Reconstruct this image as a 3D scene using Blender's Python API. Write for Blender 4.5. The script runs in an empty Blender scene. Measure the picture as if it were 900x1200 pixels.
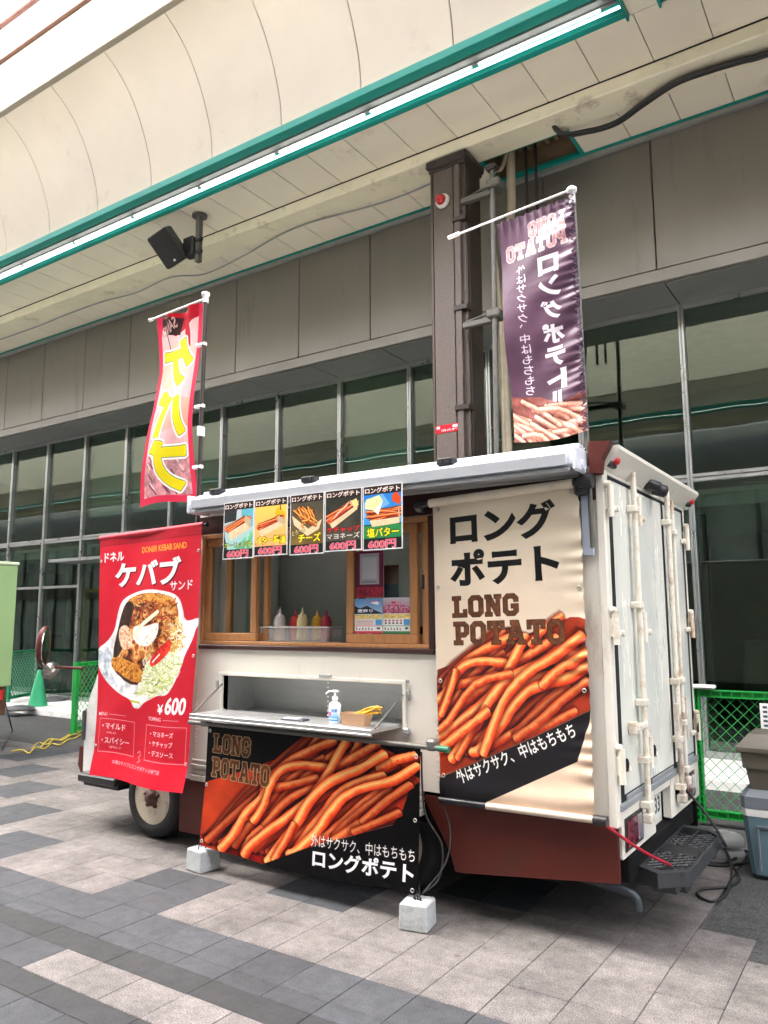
import bpy, math, random, numpy as np
from mathutils import Vector, Matrix

R = math.radians
random.seed(7)
SC = bpy.context.scene
COL = SC.collection

# ------------------------------------------------------------------ camera
F_PX, PITCH, YAW, ROLL, EYE = 907.23, R(7.9007), R(33.6988), R(-0.1937), 1.55
_f = np.array([-math.sin(YAW)*math.cos(PITCH), math.cos(YAW)*math.cos(PITCH), math.sin(PITCH)])
_r0 = np.array([math.cos(YAW), math.sin(YAW), 0.0]); _u0 = np.cross(_r0, _f)
_r = _r0*math.cos(ROLL)+_u0*math.sin(ROLL); _u = _u0*math.cos(ROLL)-_r0*math.sin(ROLL)
cam = bpy.data.cameras.new('camera'); camo = bpy.data.objects.new('camera', cam); COL.objects.link(camo)
cam.sensor_fit = 'VERTICAL'; cam.sensor_height = 24.0; cam.lens = F_PX/1200*24
cam.clip_start = 0.05; cam.clip_end = 2000
camo.matrix_world = Matrix(((_r[0], _u[0], -_f[0], 0), (_r[1], _u[1], -_f[1], 0), (_r[2], _u[2], -_f[2], EYE), (0, 0, 0, 1)))
SC.camera = camo

# ------------------------------------------------------------------ light
SUN_TO = Vector((-0.44, -0.20, 0.88)).normalized()          # towards the sun
SUN_EL = math.asin(SUN_TO.z); SUN_AZ = math.atan2(SUN_TO.x, SUN_TO.y)
w = bpy.data.worlds.new('World'); SC.world = w; w.use_nodes = True
nt = w.node_tree; bg = nt.nodes['Background']
sky = nt.nodes.new('ShaderNodeTexSky'); sky.sky_type = 'NISHITA'; sky.sun_disc = False
sky.sun_elevation = SUN_EL; sky.sun_rotation = SUN_AZ; sky.air_density = 1.0; sky.dust_density = 4.0; sky.ozone_density = 1.0
nt.links.new(sky.outputs[0], bg.inputs[0]); bg.inputs[1].default_value = 0.15
sl = bpy.data.lights.new('sun', 'SUN'); sl.energy = 1.5; sl.angle = R(14); sl.color = (1, 0.95, 0.88)
so = bpy.data.objects.new('sun', sl); COL.objects.link(so)
so.rotation_euler = (-SUN_TO).to_track_quat('-Z', 'Y').to_euler(); so.location = (0, -6, 20)
SC.view_settings.view_transform = 'Standard'; SC.view_settings.look = 'None'
SC.view_settings.exposure = 3.32; SC.view_settings.gamma = 1.0
SC.render.engine = 'CYCLES'
SC.cycles.max_bounces = 8; SC.cycles.diffuse_bounces = 5; SC.cycles.glossy_bounces = 4
SC.cycles.transparent_max_bounces = 12; SC.cycles.transmission_bounces = 6
SC.cycles.use_denoising = True

def proj(p):
    d = np.array(p, float)-np.array([0, 0, EYE]); z = d@_f
    return (450+F_PX*(d@_r)/z, 600-F_PX*(d@_u)/z, z)

# ------------------------------------------------------------------ mesh helpers
class MB:
    """collects faces in world coordinates"""
    def __init__(s): s.v = []; s.f = []; s.uv = {}; s.mi = {}; s.smooth = set(); s.cur = 0
    def add(s, vs, fs, smooth=False):
        b = len(s.v); s.v += [tuple(float(c) for c in p) for p in vs]
        for f in fs:
            if smooth: s.smooth.add(len(s.f))
            if s.cur: s.mi[len(s.f)] = s.cur
            s.f.append([b+i for i in f])
        return s
    def box(s, x0, x1, y0, y1, z0, z1, c=0.0):
        if x0 > x1: x0, x1 = x1, x0
        if y0 > y1: y0, y1 = y1, y0
        if z0 > z1: z0, z1 = z1, z0
        c = min(c, (x1-x0)*.4, (y1-y0)*.4, (z1-z0)*.4)
        if c <= 0:
            vs = [(x, y, z) for z in (z0, z1) for y in (y0, y1) for x in (x0, x1)]
            return s.add(vs, [(0, 2, 3, 1), (4, 5, 7, 6), (0, 1, 5, 4), (2, 6, 7, 3), (0, 4, 6, 2), (1, 3, 7, 5)])
        vs = []; idx = {}
        for iz, z in enumerate((z0, z1)):
            for iy, y in enumerate((y0, y1)):
                for ix, x in enumerate((x0, x1)):
                    dx, dy, dz = (c if ix == 0 else -c), (c if iy == 0 else -c), (c if iz == 0 else -c)
                    for a, p in (('x', (x, y+dy, z+dz)), ('y', (x+dx, y, z+dz)), ('z', (x+dx, y+dy, z))):
                        idx[(ix, iy, iz, a)] = len(vs); vs.append(p)
        g = lambda ix, iy, iz, a: idx[(ix, iy, iz, a)]
        fs = []
        for k in (0, 1):
            q = [g(k, 0, 0, 'x'), g(k, 1, 0, 'x'), g(k, 1, 1, 'x'), g(k, 0, 1, 'x')]; fs.append(q if k else q[::-1])
            q = [g(0, k, 0, 'y'), g(1, k, 0, 'y'), g(1, k, 1, 'y'), g(0, k, 1, 'y')]; fs.append(q[::-1] if k else q)
            q = [g(0, 0, k, 'z'), g(1, 0, k, 'z'), g(1, 1, k, 'z'), g(0, 1, k, 'z')]; fs.append(q if k else q[::-1])
        for a in (0, 1):
            for b in (0, 1):
                fs.append([g(a, b, 0, 'x'), g(a, b, 1, 'x'), g(a, b, 1, 'y'), g(a, b, 0, 'y')])
                fs.append([g(a, 0, b, 'x'), g(a, 1, b, 'x'), g(a, 1, b, 'z'), g(a, 0, b, 'z')])
                fs.append([g(0, a, b, 'y'), g(1, a, b, 'y'), g(1, a, b, 'z'), g(0, a, b, 'z')])
                for d in (0, 1): fs.append([g(a, b, d, 'x'), g(a, b, d, 'y'), g(a, b, d, 'z')])
        return s.add(vs, fs)
    def tube(s, path, r, n=8, cap=True, rr=None):
        P = [Vector(p) for p in path]; m = len(P); vs = []
        t0 = (P[1]-P[0]).normalized()
        up = Vector((0, 0, 1)) if abs(t0.z) < .9 else Vector((1, 0, 0))
        a = t0.cross(up).normalized()
        for i in range(m):
            t = ((P[min(i+1, m-1)]-P[max(i-1, 0)])).normalized()
            a = (a-t*a.dot(t)).normalized(); b = t.cross(a)
            q = rr[i] if rr else r
            for k in range(n):
                an = 2*math.pi*k/n; vs.append(P[i]+a*(q*math.cos(an))+b*(q*math.sin(an)))
        fs = [(i*n+k, i*n+(k+1) % n, (i+1)*n+(k+1) % n, (i+1)*n+k) for i in range(m-1) for k in range(n)]
        s.add(vs, fs, n > 4)
        if cap: s.add(vs[:n], [list(range(n))[::-1]]); s.add(vs[-n:], [list(range(n))])
        return s
    def lathe(s, o, axis, prof, n=24, smooth=True):
        """prof: (distance along axis, radius)"""
        ax = Vector(axis).normalized(); up = Vector((0, 0, 1)) if abs(ax.z) < .9 else Vector((1, 0, 0))
        a = ax.cross(up).normalized(); b = ax.cross(a); o = Vector(o); vs = []
        for d, r in prof:
            for k in range(n):
                an = 2*math.pi*k/n; vs.append(o+ax*d+(a*math.cos(an)+b*math.sin(an))*r)
        fs = [(i*n+k, i*n+(k+1) % n, (i+1)*n+(k+1) % n, (i+1)*n+k) for i in range(len(prof)-1) for k in range(n)]
        s.add(vs, fs, smooth)
        if prof[0][1] > 1e-4: s.add(vs[:n], [list(range(n))[::-1]])
        if prof[-1][1] > 1e-4: s.add(vs[-n:], [list(range(n))])
        return s
    def prism(s, poly, axis, a0, a1):
        """poly in the two other axes (in order), extruded along axis 'x','y' or 'z'"""
        n = len(poly)
        def mk(p, a): return (a, p[0], p[1]) if axis == 'x' else ((p[0], a, p[1]) if axis == 'y' else (p[0], p[1], a))
        vs = [mk(p, a0) for p in poly]+[mk(p, a1) for p in poly]
        return s.add(vs, [list(range(n))[::-1], list(range(n, 2*n))]+[(i, (i+1) % n, n+(i+1) % n, n+i) for i in range(n)])
    def sheet(s, fn, nu, nv, flip=False, smooth=True):
        b = len(s.v); s.v += [tuple(fn(i/nu, j/nv)) for j in range(nv+1) for i in range(nu+1)]
        for j in range(nv):
            for i in range(nu):
                if smooth: s.smooth.add(len(s.f))
                ids = [(i, j), (i+1, j), (i+1, j+1), (i, j+1)]
                s.uv[len(s.f)] = [((1-a/nu) if flip else a/nu, 1-c/nv) for a, c in ids]
                if s.cur: s.mi[len(s.f)] = s.cur
                s.f.append([b+c*(nu+1)+a for a, c in ids])
        return s

ORI = {}
def _org(p): return ORI.get(p.name, Vector((0, 0, 0))) if p else Vector((0, 0, 0))

def obj(name, mb, mats, parent=None, **props):
    V = np.array(mb.v); c = (V.min(0)+V.max(0))/2
    me = bpy.data.meshes.new(name); me.from_pydata([tuple(p) for p in (V-c)], [], mb.f)
    for m in (mats if isinstance(mats, (list, tuple)) else [mats]): me.materials.append(m)
    if mb.mi:
        for f, i in mb.mi.items(): me.polygons[f].material_index = i
    for f in mb.smooth: me.polygons[f].use_smooth = True
    if mb.uv:
        ul = me.uv_layers.new(name='UVMap')
        for f, uvs in mb.uv.items():
            for li, uv in zip(me.polygons[f].loop_indices, uvs): ul.data[li].uv = uv
    me.update()
    o = bpy.data.objects.new(name, me); COL.objects.link(o)
    ORI[o.name] = Vector(c); o.parent = parent; o.location = Vector(c)-_org(parent)
    for k, v in props.items(): o[k] = v
    return o

def thing(name, label, cat, loc=(0, 0, 0), group=None):
    o = bpy.data.objects.new(name, None); COL.objects.link(o); o.empty_display_size = .1
    o.location = loc; ORI[o.name] = Vector(loc); o['label'] = label; o['category'] = cat
    if group: o['group'] = group
    return o
def tag(o, label, cat, group=None):
    o['label'] = label; o['category'] = cat
    if group: o['group'] = group
    return o
def struct(name, mb, m, parent=None, **k):
    o = obj(name, mb, m, parent, **k)
    if parent is None: o['kind'] = 'structure'
    return o
def clone(o, loc, parent=None):
    c = o.copy(); COL.objects.link(c); c.parent = parent; c.location = Vector(loc)-_org(parent); ORI[c.name] = Vector(loc)
    return c
def smooth_path(pts, k=6):
    P = [Vector(p) for p in pts]; out = []
    for i in range(len(P)-1):
        p0, p1, p2, p3 = P[max(i-1, 0)], P[i], P[i+1], P[min(i+2, len(P)-1)]
        for j in range(k):
            t = j/k; out.append(.5*((2*p1)+(p2-p0)*t+(2*p0-5*p1+4*p2-p3)*t*t+(3*p1-p0-3*p2+p3)*t**3))
    out.append(P[-1]); return out
def B(*a): return MB().box(*a)

# ------------------------------------------------------------------ materials
def mat(name, col, rough=.5, metal=0.0, var=.12, vscale=6.0, bump=0.0, bscale=60.0, spec=.5, dirt=None, dirt_amt=0.0, dirt_scale=3.0, stretch=None, emit=None, coat=0.0, tone=0.0):
    m = bpy.data.materials.new(name); m.use_nodes = True; t = m.node_tree; N = t.nodes; L = t.links
    p = N['Principled BSDF']; p.inputs['Roughness'].default_value = rough; p.inputs['Metallic'].default_value = metal
    p.inputs['Specular IOR Level'].default_value = spec; p.inputs['Coat Weight'].default_value = coat
    tc = N.new('ShaderNodeTexCoord'); geo = N.new('ShaderNodeNewGeometry')
    src = geo.outputs['Position']
    if stretch:
        mp = N.new('ShaderNodeMapping'); mp.inputs['Scale'].default_value = stretch; L.new(src, mp.inputs[0]); src = mp.outputs[0]
    nz = N.new('ShaderNodeTexNoise'); nz.inputs['Scale'].default_value = vscale; nz.inputs['Detail'].default_value = 6; nz.inputs['Roughness'].default_value = .65
    L.new(src, nz.inputs['Vector'])
    mr = N.new('ShaderNodeMapRange'); mr.inputs[1].default_value = .3; mr.inputs[2].default_value = .7
    mr.inputs[3].default_value = 1-var; mr.inputs[4].default_value = 1+var; L.new(nz.outputs[0], mr.inputs[0])
    mul = N.new('ShaderNodeVectorMath'); mul.operation = 'SCALE'; mul.inputs[0].default_value = col[:3]; L.new(mr.outputs[0], mul.inputs['Scale'])
    out = mul.outputs[0]
    if tone:
        oi = N.new('ShaderNodeObjectInfo'); at = N.new('ShaderNodeAttribute'); at.attribute_name = 'tone'
        ad = N.new('ShaderNodeMath'); ad.operation = 'ADD'; L.new(oi.outputs['Random'], ad.inputs[0]); L.new(at.outputs['Fac'], ad.inputs[1])
        fr = N.new('ShaderNodeMath'); fr.operation = 'FRACT'; L.new(ad.outputs[0], fr.inputs[0])
        m2 = N.new('ShaderNodeMapRange'); m2.inputs[3].default_value = 1-tone; m2.inputs[4].default_value = 1+tone; L.new(fr.outputs[0], m2.inputs[0])
        v2 = N.new('ShaderNodeVectorMath'); v2.operation = 'SCALE'; L.new(out, v2.inputs[0]); L.new(m2.outputs[0], v2.inputs['Scale']); out = v2.outputs[0]
    if dirt:
        n2 = N.new('ShaderNodeTexNoise'); n2.inputs['Scale'].default_value = dirt_scale; n2.inputs['Detail'].default_value = 8; n2.inputs['Roughness'].default_value = .7
        L.new(src, n2.inputs['Vector'])
        r2 = N.new('ShaderNodeMapRange'); r2.inputs[1].default_value = .62-dirt_amt*.35; r2.inputs[2].default_value = .78-dirt_amt*.2; L.new(n2.outputs[0], r2.inputs[0])
        mx = N.new('ShaderNodeMix'); mx.data_type = 'RGBA'; L.new(r2.outputs[0], mx.inputs[0]); L.new(out, mx.inputs[6]); mx.inputs[7].default_value = (*dirt, 1); out = mx.outputs[2]
    L.new(out, p.inputs['Base Color'])
    rr = N.new('ShaderNodeMapRange'); rr.inputs[1].default_value = .3; rr.inputs[2].default_value = .7
    rr.inputs[3].default_value = max(0, rough-.08); rr.inputs[4].default_value = min(1, rough+.08); L.new(nz.outputs[0], rr.inputs[0]); L.new(rr.outputs[0], p.inputs['Roughness'])
    if bump:
        nb = N.new('ShaderNodeTexNoise'); nb.inputs['Scale'].default_value = bscale; nb.inputs['Detail'].default_value = 4; L.new(src, nb.inputs['Vector'])
        bp = N.new('ShaderNodeBump'); bp.inputs['Strength'].default_value = bump; bp.inputs['Distance'].default_value = .01; L.new(nb.outputs[0], bp.inputs['Height']); L.new(bp.outputs[0], p.inputs['Normal'])
    if emit:
        p.inputs['Emission Color'].default_value = (*emit[0], 1); p.inputs['Emission Strength'].default_value = emit[1]
    return m

def speckle(name, col, dark, light, rough=.75, tone=.1, scale=170, stain=.25):
    """granite: fine crystals plus broad wear"""
    m = mat(name, col, rough, var=.10, vscale=9, tone=tone, bump=.18, bscale=220); t = m.node_tree; N = t.nodes; L = t.links
    p = N['Principled BSDF']; src = p.inputs['Base Color'].links[0].from_socket
    g = N.new('ShaderNodeNewGeometry')
    v = N.new('ShaderNodeTexNoise'); v.inputs['Scale'].default_value = scale; v.inputs['Detail'].default_value = 2; L.new(g.outputs['Position'], v.inputs['Vector'])
    cr = N.new('ShaderNodeValToRGB'); e = cr.color_ramp.elements; e[0].position = .36; e[0].color = (*[dark]*3, 1); e[1].position = .64; e[1].color = (*[light]*3, 1); L.new(v.outputs[0], cr.inputs[0])
    mm = N.new('ShaderNodeVectorMath'); mm.operation = 'MULTIPLY'; L.new(src, mm.inputs[0]); L.new(cr.outputs[0], mm.inputs[1])
    n2 = N.new('ShaderNodeTexNoise'); n2.inputs['Scale'].default_value = 2.2; n2.inputs['Detail'].default_value = 9; n2.inputs['Roughness'].default_value = .72; L.new(g.outputs['Position'], n2.inputs['Vector'])
    r2 = N.new('ShaderNodeMapRange'); r2.inputs[1].default_value = .35; r2.inputs[2].default_value = .7; r2.inputs[3].default_value = 1+stain*.4; r2.inputs[4].default_value = 1-stain; L.new(n2.outputs[0], r2.inputs[0])
    n3 = N.new('ShaderNodeTexNoise'); n3.inputs['Scale'].default_value = 14; n3.inputs['Detail'].default_value = 8; n3.inputs['Roughness'].default_value = .78; L.new(g.outputs['Position'], n3.inputs['Vector'])
    r3 = N.new('ShaderNodeMapRange'); r3.inputs[1].default_value = .38; r3.inputs[2].default_value = .66; r3.inputs[3].default_value = 1.18; r3.inputs[4].default_value = .70; L.new(n3.outputs[0], r3.inputs[0])
    vo = N.new('ShaderNodeTexVoronoi'); vo.inputs['Scale'].default_value = 2.3; L.new(g.outputs['Position'], vo.inputs['Vector'])
    r4 = N.new('ShaderNodeMapRange'); r4.inputs[1].default_value = .030; r4.inputs[2].default_value = .042; r4.inputs[3].default_value = .62; r4.inputs[4].default_value = 1.0; L.new(vo.outputs['Distance'], r4.inputs[0])
    q1 = N.new('ShaderNodeMath'); q1.operation = 'MULTIPLY'; L.new(r2.outputs[0], q1.inputs[0]); L.new(r3.outputs[0], q1.inputs[1])
    q2 = N.new('ShaderNodeMath'); q2.operation = 'MULTIPLY'; L.new(q1.outputs[0], q2.inputs[0]); L.new(r4.outputs[0], q2.inputs[1])
    sc = N.new('ShaderNodeVectorMath'); sc.operation = 'SCALE'; L.new(mm.outputs[0], sc.inputs[0]); L.new(q2.outputs[0], sc.inputs['Scale']); L.new(sc.outputs[0], p.inputs['Base Color'])
    return m

def glass(name, tint, refl=.12, rough=.01):
    m = bpy.data.materials.new(name); m.use_nodes = True; t = m.node_tree; N = t.nodes; L = t.links; N.clear()
    o = N.new('ShaderNodeOutputMaterial'); tr = N.new('ShaderNodeBsdfTransparent'); tr.inputs[0].default_value = (*tint, 1)
    gl = N.new('ShaderNodeBsdfGlossy'); gl.inputs['Roughness'].default_value = rough; gl.inputs[0].default_value = (.60, .66, .61, 1)
    ge = N.new('ShaderNodeNewGeometry'); dt = N.new('ShaderNodeVectorMath'); dt.operation = 'DOT_PRODUCT'; L.new(ge.outputs['Normal'], dt.inputs[0]); L.new(ge.outputs['Incoming'], dt.inputs[1])
    ab_ = N.new('ShaderNodeMath'); ab_.operation = 'ABSOLUTE'; L.new(dt.outputs['Value'], ab_.inputs[0])
    om = N.new('ShaderNodeMath'); om.operation = 'SUBTRACT'; om.inputs[0].default_value = 1; om.use_clamp = True; L.new(ab_.outputs[0], om.inputs[1])
    pw = N.new('ShaderNodeMath'); pw.operation = 'POWER'; pw.inputs[1].default_value = 5; L.new(om.outputs[0], pw.inputs[0])
    ad = N.new('ShaderNodeMath'); ad.operation = 'MULTIPLY_ADD'; ad.inputs[1].default_value = .95-refl; ad.inputs[2].default_value = refl; ad.use_clamp = True; L.new(pw.outputs[0], ad.inputs[0])
    g = N.new('ShaderNodeNewGeometry'); nz = N.new('ShaderNodeTexNoise'); nz.inputs['Scale'].default_value = .7; L.new(g.outputs['Position'], nz.inputs['Vector'])
    bp = N.new('ShaderNodeBump'); bp.inputs['Strength'].default_value = .05; bp.inputs['Distance'].default_value = .05; L.new(nz.outputs[0], bp.inputs['Height']); L.new(bp.outputs[0], gl.inputs['Normal'])
    mx = N.new('ShaderNodeMixShader'); L.new(ad.outputs[0], mx.inputs[0]); L.new(tr.outputs[0], mx.inputs[1]); L.new(gl.outputs[0], mx.inputs[2]); L.new(mx.outputs[0], o.inputs[0])
    return m

# ------------------------------------------------------------------ print raster (artwork of posters and banners, drawn by code)
_TX = {}
def text_tris(s, bold):
    k = (s, round(bold, 4))
    if k not in _TX:
        c = bpy.data.curves.new('t', 'FONT'); c.body = s; c.offset = bold; c.resolution_u = 3
        o = bpy.data.objects.new('t', c); COL.objects.link(o)
        dg = bpy.context.evaluated_depsgraph_get(); m = bpy.data.meshes.new_from_object(o.evaluated_get(dg))
        m.calc_loop_triangles()
        V = np.array([(v.co.x, v.co.y) for v in m.vertices]); T = np.array([t.vertices for t in m.loop_triangles])
        bpy.data.objects.remove(o); bpy.data.curves.remove(c); bpy.data.meshes.remove(m)
        _TX[k] = V[T] if len(T) else np.zeros((0, 3, 2))
    return _TX[k]

def smooth_noise(h, w, n, rng):
    g = rng.random((n+2, int(n*w/h)+3)); y = np.linspace(0, n, h); x = np.linspace(0, n*w/h, w)
    yi = y.astype(int); xi = x.astype(int); fy = (y-yi)[:, None]; fx = (x-xi)[None]; fy = fy*fy*(3-2*fy); fx = fx*fx*(3-2*fx)
    a = g[yi][:, xi]; b = g[yi][:, xi+1]; c = g[yi+1][:, xi]; d = g[yi+1][:, xi+1]
    return (a*(1-fx)+b*fx)*(1-fy)+(c*(1-fx)+d*fx)*fy
def fbm(h, w, n, rng, oct=4):
    o = np.zeros((h, w)); a = 1; tot = 0
    for k in range(oct): o += a*smooth_noise(h, w, n*2**k, rng); tot += a; a *= .55
    return o/tot

COLLEGE = {
 'L': (10, [[(0,14),(6,14),(6,11.5),(4.5,11.5),(4.5,2.5),(7.6,2.5),(7.6,5),(10,5),(10,0),(0,0),(0,2.5),(1.5,2.5),(1.5,11.5),(0,11.5)]]),
 'O': (10, [[(2.5,0),(0,2.5),(0,11.5),(2.5,14),(7.5,14),(10,11.5),(10,2.5),(7.5,0)],[(3.9,2.8),(6.1,2.8),(7,3.7),(7,10.3),(6.1,11.2),(3.9,11.2),(3,10.3),(3,3.7)]]),
 'N': (11, [[(0,0),(0,2.5),(1,2.5),(1,11.5),(0,11.5),(0,14),(4,14),(7.5,6.5),(7.5,11.5),(6.3,11.5),(6.3,14),(11,14),(11,11.5),(10,11.5),(10,0),(7.4,0),(3.6,7.8),(3.6,2.5),(4.8,2.5),(4.8,0)]]),
 'G': (10, [[(2.5,0),(0,2.5),(0,11.5),(2.5,14),(7.5,14),(10,11.5),(10,9),(7.1,9),(7.1,10.3),(6.2,11.2),(3.8,11.2),(2.9,10.3),(2.9,3.7),(3.8,2.8),(6.2,2.8),(7.1,3.7),(7.1,4.8),(5.3,4.8),(5.3,7.4),(10,7.4),(10,2.5),(7.5,0)]]),
 'P': (10, [[(0,14),(7.5,14),(10,11.8),(10,6.9),(7.5,4.7),(4.4,4.7),(4.4,2.5),(6,2.5),(6,0),(0,0),(0,2.5),(1.4,2.5),(1.4,11.5),(0,11.5)],[(4.4,11.4),(6.4,11.4),(7.1,10.8),(7.1,7.9),(6.4,7.3),(4.4,7.3)]]),
 'T': (11, [[(0,14),(11,14),(11,8.8),(8.6,8.8),(8.6,11.3),(7,11.3),(7,2.5),(8.6,2.5),(8.6,0),(2.4,0),(2.4,2.5),(4,2.5),(4,11.3),(2.4,11.3),(2.4,8.8),(0,8.8)]]),
 'A': (12, [[(0,0),(0,2.5),(.9,2.5),(3.6,11.5),(2.7,11.5),(2.7,14),(7.9,14),(11,2.5),(12,2.5),(12,0),(7.2,0),(7.2,2.5),(8.1,2.5),(7.7,4),(4.3,4),(3.9,2.5),(4.9,2.5),(4.9,0)],[(4.9,6.4),(7.1,6.4),(6,10.6)]]),
}

class Art:
    """small painter; coordinates u right 0..1, v down 0..1"""
    def __init__(s, w, h, bg, seed=1, ss=2):
        s.ss = ss; s.W = w*ss; s.H = h*ss; s.rng = np.random.default_rng(seed)
        s.a = np.empty((s.H, s.W, 3)); s.a[:] = np.array(bg)/255
    def px(s, p): p = np.asarray(p, float); return p*np.array([s.W, s.H])
    def _bb(s, P, pad=0):
        x0, y0 = np.floor(P.min(0)-pad).astype(int); x1, y1 = np.ceil(P.max(0)+pad).astype(int)+1
        return max(x0, 0), max(y0, 0), min(x1, s.W), min(y1, s.H)
    def mask(s, rings):
        rs = [s.px(r) for r in rings]; x0, y0, x1, y1 = s._bb(np.concatenate(rs))
        if x1 <= x0 or y1 <= y0: return None
        X, Y = np.meshgrid(np.arange(x0, x1)+.5, np.arange(y0, y1)+.5); M = np.zeros(X.shape, bool)
        for r in rs:
            for a, b in zip(r, np.roll(r, -1, 0)):
                if a[1] == b[1]: continue
                c = (a[1] > Y) != (b[1] > Y); M ^= c & (X < (b[0]-a[0])*(Y-a[1])/(b[1]-a[1])+a[0])
        return x0, y0, x1, y1, M
    def poly(s, pts, col, holes=(), alpha=1.0, tex=0.0, n=20):
        q = s.mask([pts]+list(holes))
        if q is None: return s
        x0, y0, x1, y1, M = q; c = np.array(col)/255; R_ = s.a[y0:y1, x0:x1]
        if tex:
            c = c*(1+tex*(fbm(y1-y0, x1-x0, n, s.rng, 4)[..., None]-.5)*2)
            R_[M] = R_[M]*(1-alpha)+np.clip(c, 0, 1)[M]*alpha
        else: R_[M] = R_[M]*(1-alpha)+c*alpha
        return s
    def rect(s, u0, v0, u1, v1, col, **k): return s.poly([(u0, v0), (u1, v0), (u1, v1), (u0, v1)], col, **k)
    def blob(s, u, v, ru, rv, col, wob=.15, n=18, **k):
        ph = s.rng.random(3)*6.28; P = []
        for i in range(n):
            t = 2*math.pi*i/n; q = 1+wob*(math.sin(2*t+ph[0])+math.sin(3*t+ph[1])*.7+math.sin(5*t+ph[2])*.5)
            P.append((u+ru*q*math.cos(t), v+rv*q*math.sin(t)))
        return s.poly(P, col, **k)
    def grad(s, c0, c1, v0=0, v1=1):
        t = np.clip((np.arange(s.H)/s.H-v0)/(v1-v0), 0, 1)[:, None, None]; rows = (np.arange(s.H)/s.H >= v0) & (np.arange(s.H)/s.H <= v1)
        s.a[rows] = ((1-t)*np.array(c0)/255+t*np.array(c1)/255)[rows]; return s
    def noise(s, amt, n=12):
        s.a *= (1+amt*(fbm(s.H, s.W, n, s.rng, 5)[..., None]-.5)*2); return s
    def blur(s, r, v0=0, v1=1):
        k = int(r*s.ss); a0, a1 = int(v0*s.H), int(v1*s.H); A = s.a[a0:a1]
        for _ in range(2):
            for ax in (0, 1):
                P = np.concatenate([np.repeat(np.take(A, [0], ax), k, ax), A, np.repeat(np.take(A, [-1], ax), k, ax)], ax).cumsum(ax); z = np.zeros_like(np.take(P, [0], ax)); P = np.concatenate([z, P], ax); n = A.shape[ax]; w_ = 2*k+1
                A = (np.take(P, range(w_, w_+n), ax)-np.take(P, range(0, n), ax))/w_
        s.a[a0:a1] = A; return s
    def meat(s, pts, cols, n=26, holes=()):
        q = s.mask([pts]+list(holes))
        if q is None: return s
        x0, y0, x1, y1, M = q; f = fbm(y1-y0, x1-x0, n, s.rng, 4); f = np.clip((f-.28)/.44, 0, .999)*(len(cols)-1); i = f.astype(int); t = (f-i)[..., None]; C = np.array(cols)/255
        g = fbm(y1-y0, x1-x0, n*2, s.rng, 3)[..., None]; s.a[y0:y1, x0:x1][M] = np.clip((C[i]*(1-t)+C[i+1]*t)*(.72+.56*g), 0, 1)[M]; return s
    def line(s, pts, wpx, col, alpha=1.0):
        P = s.px(pts); w_ = wpx*s.ss/2; x0, y0, x1, y1 = s._bb(P, w_+1)
        if x1 <= x0 or y1 <= y0: return s
        X, Y = np.meshgrid(np.arange(x0, x1)+.5, np.arange(y0, y1)+.5); D = np.full(X.shape, 1e9)
        for a, b in zip(P[:-1], P[1:]):
            d = b-a; t = np.clip(((X-a[0])*d[0]+(Y-a[1])*d[1])/max(d@d, 1e-9), 0, 1); D = np.minimum(D, np.hypot(X-a[0]-t*d[0], Y-a[1]-t*d[1]))
        M = np.clip(w_+.5-D, 0, 1)[..., None]*alpha; R_ = s.a[y0:y1, x0:x1]; R_[:] = R_*(1-M)+np.array(col)/255*M; return s
    def fry(s, pts, wpx, hue=0.0, dark=1.0, light=(255, 196, 122), mid=(240, 98, 44), edge=(168, 30, 12), shadow=.68):
        P = s.px(pts); Q = []
        for i in range(len(P)-1):
            p0, p1, p2, p3 = P[max(i-1, 0)], P[i], P[i+1], P[min(i+2, len(P)-1)]
            for j in range(3):
                t = j/3; Q.append(.5*((2*p1)+(p2-p0)*t+(2*p0-5*p1+4*p2-p3)*t*t+(3*p1-p0-3*p2+p3)*t**3))
        Q.append(P[-1]); w_ = wpx*s.ss/2; x0, y0, x1, y1 = s._bb(np.array(Q), w_*1.8)
        if x1 <= x0 or y1 <= y0: return s
        X, Y = np.meshgrid(np.arange(x0, x1)+.5, np.arange(y0, y1)+.5); D = np.full(X.shape, 1e9); S = np.zeros(X.shape)
        for qi, (a, b) in enumerate(zip(Q[:-1], Q[1:])):
            d = b-a; l2 = max(d@d, 1e-9); tr_ = ((X-a[0])*d[0]+(Y-a[1])*d[1])/l2; t = np.clip(tr_, 0, 1); dx = X-a[0]-t*d[0]; dy = Y-a[1]-t*d[1]; h = np.hypot(dx, dy)
            if qi == 0: h = h+np.maximum(-tr_, 0)*math.sqrt(l2)*1.6
            if qi == len(Q)-2: h = h+np.maximum(tr_-1, 0)*math.sqrt(l2)*1.6
            nx, ny = d[1]/math.sqrt(l2), -d[0]/math.sqrt(l2)
            if nx*-.75+ny*-.65 < 0: nx, ny = -nx, -ny
            near = h < D; D = np.where(near, h, D); S = np.where(near, dx*nx+dy*ny, S)
        R_ = s.a[y0:y1, x0:x1]; D = D+(fbm(y1-y0, x1-x0, 7, s.rng, 2)-.5)*w_*.55
        sh = np.clip(1-(D-w_)/(w_*1.1), 0, 1)[..., None]*shadow*(D > w_)[..., None]; R_ *= (1-sh*np.array([.62, .92, .97]))
        t = np.clip(S/w_, -1, 1); nz = fbm(y1-y0, x1-x0, 14, s.rng, 3)-.5
        t2 = t+nz*.5; c = np.empty((*t.shape, 3)); L_, M_, E_ = (np.array(k)/255*np.array([1, 1+hue, 1+hue]) for k in (light, mid, edge))
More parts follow.
